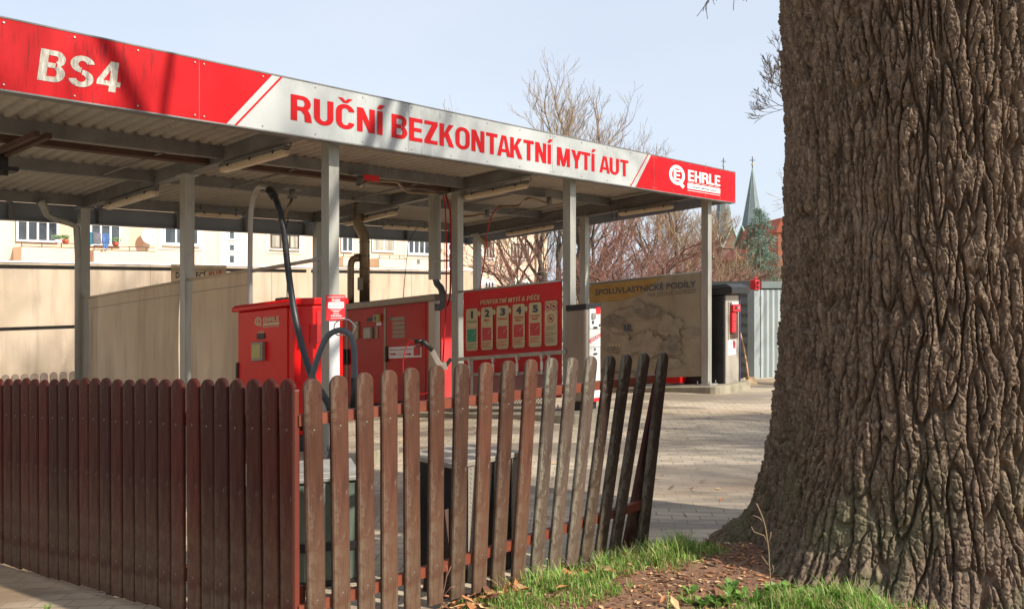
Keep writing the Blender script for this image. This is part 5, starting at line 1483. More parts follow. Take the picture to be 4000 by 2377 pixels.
# soil around the tree, in front of the open fence
TREE = (2.4, 5.0)
def soil_h(x, y):
    # signed distance in front of the fence line
    s = (x-R0[0])*aR[0]+(y-R0[1])*aR[1]; d = -((x-R0[0])*backR.x+(y-R0[1])*backR.y)
    n1 = mnoise.noise(Vector((x*1.3, y*1.3, 0)))*0.12+mnoise.noise(Vector((x*4, y*4, 3)))*0.05
    e = d+0.10+n1                                   # reaches a little under the pickets
    e2 = s-0.72+n1*1.5
    far = (x-1.2)
    m = min(e, e2, 5.5-y+n1*1.0+0.35*max(0, x-2.2))
    k = max(0.0, min(1.0, (m+0.05)/0.55)); k = k*k*(3-2*k)
    rt = math.hypot(x-TREE[0], y-TREE[1])
    mound = 0.035*math.exp(-max(0, rt-1.1)**2/0.6)
    low = mnoise.noise(Vector((x*7, y*7, 9)))*0.012+mnoise.noise(Vector((x*22, y*22, 5)))*0.006
    if m < -0.12: return ground(x, y)-0.05
    return ground(x, y)-0.02+(0.08*min(1, s/2.0) if s > 0 else 0)*k+0.07*k+mound*k+low*k
def soil_mat():
    s = NT('bark_mulch_soil')
    a = s.noise(s.coord(), 26, 8, 0.75, 0.4); c = s.noise(s.coord(), 2.3, 4); e = s.noise(s.coord((1, 2.2, 1)), 90, 4, 0.7)
    col = s.mix(s.rng(a, 0.35, 0.66), srgb('#6a4a36'), srgb('#9a765a'))
    col = s.mix(s.rng(c, 0.4, 0.65, 0.0, 0.5), col, srgb('#7c5a44'))
    col = s.mix(s.rng(e, 0.58, 0.68, 0.0, 0.7), col, srgb('#b59678'))
    col = s.mix(s.rng(e, 0.42, 0.34, 0.0, 0.6), col, srgb('#3c2a20'))
    s.bump(a, 0.9, 0.02)
    return s.set(col, 0.95)
grid_obj('soil', lin(-0.6, 6.0, 200), lin(2.0, 7.6, 170), soil_h, soil_mat(), keep=lambda x, y: soil_h(x+0.02, y+0.02) > ground(x, y)-0.04)

# ------------------------------------------------------------------ grass, leaf litter
def blades(name, pts, hmin, hmax, wid, mats, seed, lean=0.5):
    rng = np.random.default_rng(seed); n = len(pts); P = np.array(pts)
    h = rng.uniform(hmin, hmax, n)*rng.uniform(0.6, 1.0, n); a = rng.uniform(0, 2*np.pi, n); l = rng.uniform(0.1, lean, n)*h
    w = wid*rng.uniform(0.6, 1.2, n); wa = a+np.pi/2+rng.uniform(-0.5, 0.5, n)
    dx, dy = np.cos(a), np.sin(a); wx, wy = np.cos(wa)*w/2, np.sin(wa)*w/2
    V = np.zeros((n, 6, 3))
    for k, (f, lf, wf) in enumerate(((0, 0, 1), (0.55, 0.3, 0.8), (1, 1, 0.12))):
        cx = P[:, 0]+dx*l*lf; cy = P[:, 1]+dy*l*lf; cz = P[:, 2]+h*f*(1-0.25*lf*(l/h))
        V[:, 2*k] = np.stack([cx-wx*wf, cy-wy*wf, cz], 1); V[:, 2*k+1] = np.stack([cx+wx*wf, cy+wy*wf, cz], 1)
    base = np.arange(n)[:, None]*6
    F = np.concatenate([base+np.array([0, 1, 3, 2]), base+np.array([2, 3, 5, 4])])
    mi = np.tile(rng.choice(len(mats), n, p=[0.42, 0.28, 0.30][:len(mats)]), 2)
    o = np_obj(name, V.reshape(-1, 3), F, mats, (0, 0, 0), None, False, mi); o['kind'] = 'stuff'; return o
def leaf_mat(name, c1, c2, tr=0.35):
    s = NT(name); f = s.noise(s.coord(), 5, 3); col = s.mix(s.rng(f, 0.35, 0.65), srgb(c1), srgb(c2)); s.set(col, 0.5, 0, 0.3)
    t = s.n('ShaderNodeBsdfTranslucent'); s.l(col, t.inputs[0]); mx = s.n('ShaderNodeMixShader'); mx.inputs[0].default_value = tr
    s.l(s.b.outputs[0], mx.inputs[1]); s.l(t.outputs[0], mx.inputs[2]); s.l(mx.outputs[0], s.out.inputs[0]); return s.m
gm = [leaf_mat('grass_green', '#5f8f30', '#7ba33e'), leaf_mat('grass_light', '#94b45c', '#a2bc6a'), leaf_mat('grass_dry', '#a99a66', '#b8a878')]
rg = random.Random(11)
pts = []; tall = []
def grass_density(x, y):
    s = (x-R0[0])*aR[0]+(y-R0[1])*aR[1]; d = -((x-R0[0])*backR.x+(y-R0[1])*backR.y)
    n = mnoise.noise(Vector((x*3.1, y*3.1, 1.7)))+0.5*mnoise.noise(Vector((x*9, y*9, 4)))
    v = 0
    wd = 0.62+0.05*min(1, max(0, s-1.2))
    if s > 0.7 and s < 2.3: v = max(v, min(1.3, (wd-d)*5)*(1 if d > -0.06 else 0)*min(1, (s-0.72)*2.5)*min(1, (2.3-s)*4))
    # patch in front of the trunk
    e = 4.30-0.03*math.cos((x-1.2)*4)-0.1*max(0, x-1.5)
    if x > 0.66 and y > 3.55+0.6*max(0, 1.2-x): v = max(v, min(1.2, (e-y)*8)*min(1, (x-0.72)*4))
    if x > 1.6: v *= max(0.12, 1-(x-1.6)*6)
    return v*(0.5+1.5*n)
while len(pts) < 26000:
    x, y = rg.uniform(-0.4, 2.7), rg.uniform(3.8, 5.9)
    if y/FPX*1 and (x/y*FPX+HX) > 4150: continue
    if rg.random() < grass_density(x, y): pts.append((x, y, soil_h(x, y)-0.005))
blades('grass', pts, 0.025, 0.07, 0.0055, gm, 3, 0.8)
tuft = []
for k in range(120):
    while True:
        x, y = rg.uniform(-0.3, 3.4), rg.uniform(3.4, 6.0)
        if grass_density(x, y) > 0.7: break
    m_ = rg.randint(14, 40)
    for i in range(m_): tuft.append((x+rg.gauss(0, 0.025), y+rg.gauss(0, 0.025), soil_h(x, y)-0.005))
blades('tall_grass_tufts', tuft, 0.08, 0.16, 0.006, gm, 4, 0.9)
# stray blades beside the posts, clover-like leaf clumps by the trunk
def litter(name, n, area, size, mats, seed, zoff=0.004, flat=0.5, dens=None, surf=soil_h):
    r = np.random.default_rng(seed); V = []; F = []; mi = []; c = 0
    while c < n:
        x, y = r.uniform(area[0], area[1]), r.uniform(area[2], area[3])
        if dens and r.random() > dens(x, y): continue
        z = surf(x, y)+zoff; a = r.uniform(0, 6.28); l = size*r.uniform(0.5, 1.4); w = l*r.uniform(0.25, 0.6)
        ux, uy = math.cos(a), math.sin(a); t1, t2 = r.uniform(-flat, flat), r.uniform(-flat, flat)
        i = len(V)
        for p, q_, cz in ((-1, -0.4, 0), (0, -1, 0.12), (1, 0, 0.1), (0.1, 1, 0.12), (-0.9, 0.5, 0.05)):
            V.append((x+ux*l*p*0.5-uy*w*q_*0.5, y+uy*l*p*0.5+ux*w*q_*0.5, z+l*(0.5*t1*p+0.5*t2*q_*0.4+cz)+0.25*l*flat))
        F.append((i, i+1, i+2, i+3)); F.append((i, i+3, i+4, i+4)); k = r.integers(len(mats)); mi += [k, k]; c += 1
    me = bpy.data.meshes.new(name); me.from_pydata(V, [], [tuple(dict.fromkeys(f)) for f in F])
    for m in mats: me.materials.append(m)
    me.polygons.foreach_set('material_index', [int(k) for k in mi]); me.update()
    o = bpy.data.objects.new(name, me); COL.objects.link(o); o['kind'] = 'stuff'; return o
lm = [pm('dead_leaf_orange', '#b57a4a', '#a06a40', 30, 0.8), pm('dead_leaf_brown', '#7c5238', '#6a4630', 30, 0.85), pm('dead_leaf_pale', '#c8a67c', '#b89668', 30, 0.8)]
def mulch_d(x, y):
    if soil_h(x, y) < ground(x, y)-0.01: return 0
    return 1.0-0.7*min(1, max(0, grass_density(x, y)))
litter('bark_mulch', 9000, (-0.3, 3.4, 3.2, 6.6), 0.026, [lm[1], lm[0], lm[2], lm[1]], 5, 0.002, 0.35, mulch_d)
def leaf_d(x, y):
    s = (x-R0[0])*aR[0]+(y-R0[1])*aR[1]; d = -((x-R0[0])*backR.x+(y-R0[1])*backR.y)
    return max(0.02, 1-abs(d-0.03)/0.22)*(1 if 0.7 < s < 1.7 else 0.06)
litter('dead_leaves', 420, (-0.4, 2.8, 3.8, 6.2), 0.07, lm, 6, 0.015, 0.7, leaf_d)
litter('yard_leaves', 260, (-1.5, 4.5, 4.6, 13), 0.05, lm, 8, 0.004, 0.3, None, ground)
litter('pavement_litter', 120, (-4.5, -1.0, 2.5, 5.2), 0.025, [lm[2], lm[0]], 9, 0.003, 0.3, None, ground)
# twigs lying on the path
tw = MB(); r_ = random.Random(3)
for k in range(150):
    x, y = r_.uniform(0.1, 2.4), r_.uniform(4.0, 6.0)
    if soil_h(x, y) < ground(x, y): continue
    a = r_.uniform(0, 3.14); l = r_.uniform(0.04, 0.16); z = soil_h(x, y)+0.008
    tw.tube([(x, y, z), (x+l*math.cos(a)*0.5, y+l*math.sin(a)*0.5, z+0.01), (x+l*math.cos(a+0.3), y+l*math.sin(a+0.3), z+0.003)], 0.0025, 4)
o = tw.build('fallen_twigs', lm[1], origin=(0, 0, 0)); o['kind'] = 'stuff'
# broad leaf clumps by the trunk foot
clm = leaf_mat('weed_leaf', '#6a8c3c', '#88a856')
V = []; F = []; rr = random.Random(8)
for k in range(34):
    cx, cy = rr.uniform(0.85, 1.75), 0
    cy = 4.26-0.1*max(0, cx-1.5)+rr.uniform(-0.14, 0.03)
    z = soil_h(cx, cy)
    for i in range(rr.randint(9, 16)):
        a = rr.uniform(0, 6.28); l = rr.uniform(0.03, 0.06); w = l*0.35; t = rr.uniform(0.2, 1.0); ux, uy = math.cos(a), math.sin(a); b0 = len(V)
        V += [(cx+ux*0.01, cy+uy*0.01, z), (cx+ux*l*0.6-uy*w, cy+uy*l*0.6+ux*w, z+l*t*0.8), (cx+ux*l, cy+uy*l, z+l*t), (cx+ux*l*0.6+uy*w, cy+uy*l*0.6-ux*w, z+l*t*0.8)]
        F.append((b0, b0+1, b0+2, b0+3))
o = np_obj('weeds', V, F, clm); o['kind'] = 'stuff'
# weed in the left pavement
b = MB()
x, y = at(188, 2320, 0).x, 0
X_, Y_ = -2.55, 4.8
for a in (0.2, 1.6, 2.8, 4.2, 5.3):
    c = Vector((X_, Y_, ground(X_, Y_))); d = Vector((math.cos(a), math.sin(a), 0)); s_ = Vector((-d.y, d.x, 0))
    b.poly([c, c+d*0.02+s_*0.008+Vector((0, 0, 0.02)), c+d*0.035+Vector((0, 0, 0.035)), c+d*0.02-s_*0.008+Vector((0, 0, 0.02))])
tag(b.build('weed_sprout', clm), 'tiny green weed sprouting from the pavement in front of the close fence', 'weed')
# ------------------------------------------------------------------ trees
def bark_mat():
    s = NT('oak_bark')
    o = s.coord()
    a = s.noise(s.coord((1, 1, 0.35)), 16, 8, 0.7); c = s.noise(o, 1.7, 4); e = s.noise(s.coord((1, 1, 0.5)), 60, 6, 0.7)
    col = s.mix(s.rng(a, 0.3, 0.7), srgb('#35291f'), srgb('#7d6855'))
    col = s.mix(s.rng(e, 0.5, 0.68, 0.0, 0.6), col, srgb('#a8937d'))  # pale flecks mixed into the colour as lit highlights of the bark
    col = s.mix(s.rng(e, 0.44, 0.34, 0.0, 0.45), col, srgb('#4a2e20'))
    sep = s.n('ShaderNodeSeparateXYZ'); s.l(s.tc.outputs['Object'], sep.inputs[0])
    low = s.rng(sep.outputs[2], 1.1, 0.15, 0.0, 1.0)
    k = s.math('MULTIPLY', low, s.rng(c, 0.42, 0.6, 0.0, 0.6))
    col = s.mix(k, col, srgb('#5e6444'))
    s.bump(s.noise(o, 120, 6, 0.7), 0.6, 0.004)
    return s.set(col, 0.85, 0, 0.35)
M['bark'] = bark_mat()
M['branch'] = pm('grey_brown_branch', '#4c423a', '#5e5248', 8, 0.85)
M['twig_red'] = pm('reddish_twig', '#7a5446', '#8c6454', 4, 0.8)
M['twig_tan'] = pm('tan_twig', '#86705a', '#97805f', 4, 0.8)

def branches_np(polys, sides=4):
    """polys: list of (points Nx3, radii N) -> verts, quads"""
    P = np.concatenate([p for p, r in polys]); R = np.concatenate([r for p, r in polys])
    D = np.zeros_like(P); st = 0; starts = []; idx = []
    for p, r in polys:
        n = len(p); d = np.gradient(p, axis=0) if n > 1 else np.zeros_like(p)
        D[st:st+n] = d; idx += list(range(st, st+n-1)); st += n
    D /= np.linalg.norm(D, axis=1)[:, None]+1e-9
    ref = np.tile([0.3, 0.2, 1.0], (len(P), 1)); ref[np.abs(D[:, 2]) > 0.93] = [1, 0, 0.1]
    X = np.cross(D, ref); X /= np.linalg.norm(X, axis=1)[:, None]+1e-9; Y = np.cross(D, X)
    a = 2*np.pi*np.arange(sides)/sides
    V = P[:, None, :]+R[:, None, None]*(X[:, None, :]*np.cos(a)[None, :, None]+Y[:, None, :]*np.sin(a)[None, :, None])
    idx = np.array(idx)[:, None]; j = np.arange(sides)[None, :]
    A = idx*sides+j; B = idx*sides+(j+1) % sides
    F = np.stack([A, B, B+sides, A+sides], -1).reshape(-1, 4)
    return V.reshape(-1, 3), F
def grow(rnd, out, p, d, L, r, lev, maxlev, spread, up, kids, tipr, shrink=0.66):
    n = 4 if lev < maxlev else 3
    pts = [p]; rad = [r]; cur = p; dr = d
    for i in range(n):
        dr = (dr + Vector((rnd.gauss(0, 0.13), rnd.gauss(0, 0.13), rnd.gauss(0, 0.1)+up*0.16))).normalized()
        cur = cur + dr*(L/n); pts.append(cur); rad.append(max(tipr, r*(1-0.55*(i+1)/n)))
    out[lev].append((np.array(pts), np.array(rad)))
    if lev >= maxlev: return
    k = rnd.choice(kids[min(lev, len(kids)-1)])
    for i in range(k):
        f = rnd.uniform(0.35, 1.0) if i else 1.0
        q = f*n; j = min(int(q), n-1); pos = pts[j].lerp(pts[j+1], q-j)
        ax = Vector((rnd.gauss(0, 1), rnd.gauss(0, 1), rnd.gauss(0, 0.6))); ax = (ax-dr*ax.dot(dr)).normalized()
        sp = spread*rnd.uniform(0.6, 1.3)*(0.6 if i == 0 else 1)
        nd = (dr+ax*sp).normalized()
        grow(rnd, out, pos, nd, L*shrink*rnd.uniform(0.8, 1.15), max(tipr, r*(0.45 if i else 0.6)*rnd.uniform(0.85, 1.05)), lev+1, maxlev, spread, up, kids, tipr, shrink)
def bare_tree(label, base, H, seed, r0=0.2, maxlev=6, spread=0.75, up=0.5, kids=((4,), (3, 4), (3, 4), (3, 4), (3,)), tipr=0.006, lean=(0, 0), trunkf=0.3, mats=('branch', 'twig_red'), stems=1, shrink=0.68, limbs=None, group='bare trees behind the car wash', split=3, name='bare_tree'):
    rnd = random.Random(seed); base = Vector(base)
    t = empty(name, base, label, 'tree', group)
    out = {i: [] for i in range(maxlev+1)}
    for s in range(stems):
        a = rnd.uniform(0, 6.28); d = Vector((lean[0]+(0.25*math.cos(a) if stems > 1 else 0), lean[1]+(0.25*math.sin(a) if stems > 1 else 0), 1)).normalized()
        grow(rnd, out, base+Vector((0.2*math.cos(a), 0.2*math.sin(a), 0))*(stems > 1), d, H*trunkf*rnd.uniform(0.9, 1.1), r0, 0, maxlev, spread, up, kids, tipr, shrink)
    if limbs:
        for p, d, L, r in limbs: grow(rnd, out, Vector(p), Vector(d).normalized(), L, r, 1, maxlev, spread, up, kids, tipr, shrink)
    big = sum((out[i] for i in range(0, split)), []); small = sum((out[i] for i in range(split, maxlev+1)), [])
    V, F = branches_np(out[0], 8); np_obj('trunk', V, F, M[mats[0]], base, t, True)
    V, F = branches_np(sum((out[i] for i in range(1, split)), []), 5); np_obj('limbs', V, F, M[mats[0]], base, t, True)
    V, F = branches_np(small, 3); o = np_obj('crown', V, F, M[mats[1]], base, t, True)
    return t
def gpt(px, Y, z=-0.6): return Vector(((px-HX)/FPX*Y, Y, z))
bare_tree('tall bare tree whose upright stems rise above the white fascia, left one', gpt(2180, 34), 10.8, 4, 0.2, 6, 0.62, 0.6, ((3, 4), (3, 4), (3, 4), (3, 4), (3,)), 0.006, (0.02, 0), 0.34, ('branch', 'twig_tan'), 2)
bare_tree('tall bare tree rising highest above the word AUT on the fascia', gpt(2350, 35), 11.6, 9, 0.24, 6, 0.6, 0.65, ((3, 4), (3, 4), (3, 4), (3, 4), (3,)), 0.006, (0, 0), 0.34, ('branch', 'twig_tan'), 2)
bare_tree('bare tree with low spreading crown seen between the third post and the third back post', gpt(2480, 24), 5.6, 21, 0.2, 6, 0.8, 0.15, ((4,), (4,), (3, 4), (3, 4), (3,)), 0.005, (0.05, 0), 0.3, ('branch', 'twig_red'))
bare_tree('bare reddish tree spreading in front of the apartment house end', gpt(2140, 27), 5.5, 33, 0.15, 6, 0.85, 0.2, ((4,), (4,), (3, 4), (3, 4), (3,)), 0.005, (-0.05, 0), 0.3, ('branch', 'twig_red'))
bare_tree('bare tree with dark leaning limb directly above the old beige banner', gpt(2330, 20), 4.6, 41, 0.2, 6, 0.75, 0.25, ((3,), (4,), (3, 4), (3, 4), (3,)), 0.005, (0.9, 0), 0.42, ('branch', 'twig_red'))
bare_tree('pale bare tree with upright forks left of the right front post', gpt(2640, 30), 8.2, 52, 0.2, 6, 0.6, 0.5, ((4,), (3, 4), (3, 4), (3, 4), (3,)), 0.006, (0, 0), 0.3, ('branch', 'twig_tan'))
bare_tree('dense reddish bare tree in the row behind the old banner', gpt(2540, 38), 9.5, 63, 0.22, 6, 0.75, 0.35, ((4,), (3, 4), (3, 4), (3,), (3,)), 0.006, (0, 0), 0.28, ('branch', 'twig_red'))
bare_tree('bare tree whose twigs cross the left church tower', gpt(2740, 36), 7.2, 71, 0.15, 6, 0.5, 0.5, ((3,), (3, 4), (3,), (3,), (3,)), 0.006, (0.02, 0), 0.3, ('branch', 'twig_tan'))
bare_tree('wide bare tree in the row seen left of the third front post', gpt(2270, 33), 7.5, 83, 0.2, 6, 0.8, 0.25, ((4,), (3, 4), (3,), (3,), (3,)), 0.006, (0, 0), 0.28, ('branch', 'twig_red'))
bare_tree('bare tree beside the big trunk with fine twigs over the spruce', gpt(3420, 26), 6.5, 91, 0.16, 6, 0.75, 0.35, ((4,), (3, 4), (3, 4), (3,), (3,)), 0.005, (-0.12, 0), 0.36, ('branch', 'twig_tan'))
bare_tree('bare tree behind the big trunk reaching out thin twigs with seeds into the sky', gpt(3560, 14), 7.0, 17, 0.16, 6, 0.6, 0.5, ((3,), (3, 4), (3,), (3,), (3,)), 0.004, (0, 0), 0.3, ('branch', 'branch'), 1, 0.66,
          limbs=[(at(3200, 400, 14), (-1, 0, 0.25), 0.55, 0.02), (at(3200, 430, 14), (-1, 0.1, -0.02), 0.5, 0.016)])
bare_tree('slender bare tree at the left end of the stems above the white fascia', gpt(2085, 36), 9.0, 14, 0.16, 6, 0.6, 0.6, ((3, 4), (3, 4), (3, 4), (3,), (3,)), 0.006, (-0.05, 0), 0.34, ('branch', 'twig_tan'), 2)
# brushwood behind the banner
def brush(label, px, Y, H, W, seed, mat='twig_tan', n=420):
    rnd = random.Random(seed); base = gpt(px, Y, -0.7); polys = []
    for k in range(n):
        a = rnd.uniform(0, 6.28); q0 = base+Vector((rnd.gauss(0, W*0.25), rnd.gauss(0, W*0.2), 0))
        d = Vector((rnd.gauss(0, 0.25), rnd.gauss(0, 0.25), 1)).normalized(); L = H*rnd.uniform(0.5, 1.0); pts = [q0]; c = q0
        for i in range(5):
            d = (d+Vector((rnd.gauss(0, 0.15), rnd.gauss(0, 0.15), 0))).normalized(); c = c+d*L/5; pts.append(c)
            if i > 1:
                e = (d+Vector((rnd.gauss(0, 0.6), rnd.gauss(0, 0.6), 0.1))).normalized(); polys.append((np.array([c, c+e*L*0.15, c+e*L*0.25+Vector((0, 0, 0.04*L))]), np.array([0.007, 0.006, 0.004])))
        polys.append((np.array(pts), np.linspace(0.014, 0.004, 6)))
    V, F = branches_np(polys, 3); tag(np_obj('bare_shrub', V, F, M[mat], base), label, 'shrub', 'bare shrubs behind the banner')
brush('tan bare shrub between the right front post and the spruce', 2815, 26, 3.3, 1.4, 1, 'twig_tan', 220)
brush('reddish bare shrub just left of the right front post', 2680, 28, 3.4, 2.5, 2, 'twig_red', 220)
brush('reddish bare shrub behind the middle of the old banner', 2500, 27, 3.2, 3.0, 3, 'twig_red', 220)

# the oak in front: real bark relief
def hash2(i, j, k=0.0):
    v = np.sin(i*127.1+j*311.7+k*74.7)*43758.5453
    return v-np.floor(v)
def vnoise(x, y, per=None):
    xi, yi = np.floor(x), np.floor(y); fx, fy = x-xi, y-yi; fx = fx*fx*(3-2*fx); fy = fy*fy*(3-2*fy)
    def hh(a, c): return hash2(np.mod(a, per) if per else a, c)
    return (hh(xi, yi)*(1-fx)+hh(xi+1, yi)*fx)*(1-fy)+(hh(xi, yi+1)*(1-fx)+hh(xi+1, yi+1)*fx)*fy
def voro(x, y, per):
    xi, yi = np.floor(x), np.floor(y); f1 = np.full(x.shape, 9.0); f2 = np.full(x.shape, 9.0); cid = np.zeros(x.shape); ox = np.zeros(x.shape); oy = np.zeros(x.shape)
    for a in (-1, 0, 1):
        for c in (-1, 0, 1):
            ci, cj = xi+a, yi+c; cm = np.mod(ci, per)
            px, py = ci+0.1+0.8*hash2(cm, cj), cj+0.1+0.8*hash2(cm, cj, 3.1)
            d = (x-px)**2+(y-py)**2; nw = d < f1
            f2 = np.where(nw, f1, np.minimum(f2, d)); cid = np.where(nw, hash2(cm, cj, 9.7), cid); ox = np.where(nw, x-px, ox); oy = np.where(nw, y-py, oy); f1 = np.where(nw, d, f1)
    return np.sqrt(f1), np.sqrt(f2), cid, ox, oy
NZ = 920
ac = math.atan2(-5.0, -2.4)
ang = np.concatenate([np.linspace(ac-1.8, ac+1.8, 1080, endpoint=False), np.linspace(ac+1.8, ac-1.8+2*np.pi, 240, endpoint=False)]); NA = len(ang); zz = np.concatenate([np.linspace(-0.12, 3.6, NZ-20), np.linspace(3.62, 5.0, 20)])
A, Z = np.meshgrid(ang, zz)
R0t = 0.755
flare = 0.31*np.exp(-np.clip(Z, 0, None)/0.7)+0.22*np.exp(-np.clip(Z, 0, None)/0.12)
lobes = 1+0.07*np.cos(A*5+0.6)+0.08*np.cos(A*8+2.2)-0.30*np.exp(-(np.angle(np.exp(1j*(A-np.pi)))/0.5)**2)+0.15*np.exp(-(np.angle(np.exp(1j*(A+2.5)))/0.3)**2)
big = 0.012*np.sin(A*2+Z*0.7)+0.010*np.sin(A*5-Z*0.9+1.0)+0.03*(vnoise(A/(2*np.pi)*10, Z*1.2, 10)-0.5)
Rb = R0t+flare*lobes+big
TA = A/(2*np.pi)
def gnoise(x, y, per):
    xi, yi = np.floor(x), np.floor(y); fx, fy = x-xi, y-yi
    def g(a, c):
        h = hash2(np.mod(a, per), c, 5.3)*2*np.pi; return np.cos(h)*(x-a)+np.sin(h)*(y-c)
    u, v = fx*fx*fx*(fx*(fx*6-15)+10), fy*fy*fy*(fy*(fy*6-15)+10)
    return ((g(xi, yi)*(1-u)+g(xi+1, yi)*u)*(1-v)+(g(xi, yi+1)*(1-u)+g(xi+1, yi+1)*u)*v)*1.4
wp = 0.009*gnoise(TA*20, Z*1.3, 20)+0.0014*gnoise(TA*90, Z*9, 90)+0.0013*gnoise(TA*260, Z*34, 260)
TW_ = TA+wp*0.6
n1 = gnoise(TW_*74, Z*2.0+2*wp, 74)
n2 = gnoise(TW_*120+7.3, Z*3.6, 120)
prof = lambda n, w: np.clip((np.abs(n)-0.02)/w, 0, 1)**0.8*(0.78+0.22*np.clip(np.abs(n)/0.5, 0, 1))
r1 = prof(n1, 0.11); r2 = prof(n2, 0.085)
per2 = 128; f1b, f2b, cidb, oxb, oyb = voro(TW_*per2, Z*15+0.8*gnoise(TA*90, Z*12, 90), per2)
rg2 = np.clip((f2b-f1b-0.01)/0.09, 0, 1)
per3 = 420; f1c, f2c, cidc, _a, _b = voro(TW_*per3, Z*62+gnoise(TA*300, Z*40, 300), per3)
fine = 0
for o_, am in ((1, 1.0), (2, 0.9), (4, 0.6)): fine = fine+am*gnoise(TA*330*o_, Z*52*o_, 330*o_)
plate = r1*(0.42+0.58*r2)
dz = 0.056*plate+0.014*rg2*plate+0.020*plate*(cidb-0.5)+0.012*plate*oyb+0.0045*fine*(0.3+0.7*plate)+0.005*(cidc-0.5)*plate
# old branch scar facing the camera's left
sa = math.atan2(-TREE[1], -TREE[0])          # towards the camera
dA = np.angle(np.exp(1j*(A-(sa-0.32)))); scar = np.exp(-((dA*0.85)**2+(Z-2.02)**2)/0.05)
dz = dz*(1-0.55*scar)+0.03*scar-0.05*np.exp(-((dA*0.85)**2+(Z-1.98)**2)/0.006)
Rt = Rb+dz-0.02
Xc, Yc = TREE[0]+Rt*np.cos(A), TREE[1]+Rt*np.sin(A)
# slight lean of the outline
Xc = Xc+0.03*np.sin(Z*1.1)-0.0*Z
V = np.stack([Xc, Yc, Z], -1).reshape(-1, 3)
ii, jj = np.meshgrid(np.arange(NZ-1), np.arange(NA), indexing='ij')
a_ = ii*NA+jj; b_ = ii*NA+(jj+1) % NA
F = np.stack([a_, b_, b_+NA, a_+NA], -1).reshape(-1, 4)
oak = empty('oak_tree', (TREE[0], TREE[1], 0.0), 'huge rough-barked tree trunk filling the right side beside the worn path', 'tree')
np_obj('trunk', V, F, M['bark'], oak.location, oak, True)
rnd = random.Random(77); out = {i: [] for i in range(7)}
for k in range(6):
    a = k*1.05+0.3; d = Vector((math.cos(a)*0.75, math.sin(a)*0.75, 1.0)).normalized()
    grow(rnd, out, Vector((TREE[0]+0.3*math.cos(a), TREE[1]+0.3*math.sin(a), 4.6)), d, 4.6, 0.085, 0, 6, 0.7, 0.2, ((4, 5), (3, 4), (3, 4), (3, 4), (3,)), 0.006, 0.66)
V, F = branches_np(out[0]+out[1], 8); np_obj('limbs', V, F, M['bark'], oak.location, oak, True)
V, F = branches_np(out[2]+out[3]+out[4]+out[5]+out[6], 3); np_obj('crown', V, F, M['branch'], oak.location, oak, True)
# a twig of the crown that hangs into the top of the view
out = {i: [] for i in range(7)}
grow(rnd, out, at(2960, -150, 7.5), Vector((-1, 0, 0.15)).normalized(), 0.34, 0.010, 3, 6, 0.7, -0.6, ((3,), (3, 4), (3, 4), (3, 4), (4,), (3, 4), (3,)), 0.003, 0.7)
V, F = branches_np(sum(out.values(), []), 4); np_obj('hanging_twig', V, F, M['branch'], oak.location, oak, True)
# trees of the same street to the right, outside the view, whose branches shade the yard
for i, (x, y, H, sd_) in enumerate(((11.5, 6.2, 12, 5),)):
    bare_tree(('bare street tree to the right of the yard outside the view',)[i], (x, y, -0.2), H, 100+sd_, 0.35, 6, 0.7, 0.3, ((5,), (4,), (4,), (3, 4), (3, 4)), 0.012, (0, 0), 0.3, ('bark', 'branch'), 1, 0.68, None, None)

# bare sapling in front of the trunk
b = MB(); Ys = 4.22
stem = [at(3012, 2290, Ys), at(3005, 2200, Ys), at(3003, 2150, Ys), at(2990, 2060, Ys), at(2975, 2010, Ys), at(2955, 1965, Ys)]
b.tube(smooth_path(stem, 3), [0.004]*14+[0.0025]*2 if False else 0.0032, 5)
for P in ([(3001, 2130), (2985, 2090), (2945, 2075), (2935, 2055)], [(2986, 2040), (2965, 2020), (2940, 2010)], [(3001, 2120), (3010, 2095), (3012, 2075)], [(3008, 2215), (2990, 2190), (2975, 2170)], [(3010, 2250), (3022, 2225), (3018, 2205)]):
    b.tube([at(x, y, Ys) for x, y in P], 0.0018, 4)
tag(b.build('bare_sapling', M['twig_tan']), 'thin bare sapling standing in front of the big trunk foot', 'sapling')
b = MB()
for P in ([(1720, 2400), (1728, 2330), (1745, 2250), (1762, 2210)], [(1728, 2330), (1760, 2292), (1778, 2288)], [(1740, 2265), (1748, 2220), (1740, 2205)]):
    b.tube([at(x, y, 4.25) for x, y in P], 0.0022, 4)
tag(b.build('dry_weed_stalk', M['twig_red']), 'dry reddish weed stalk in front of the open fence by the tread plate box', 'weed')

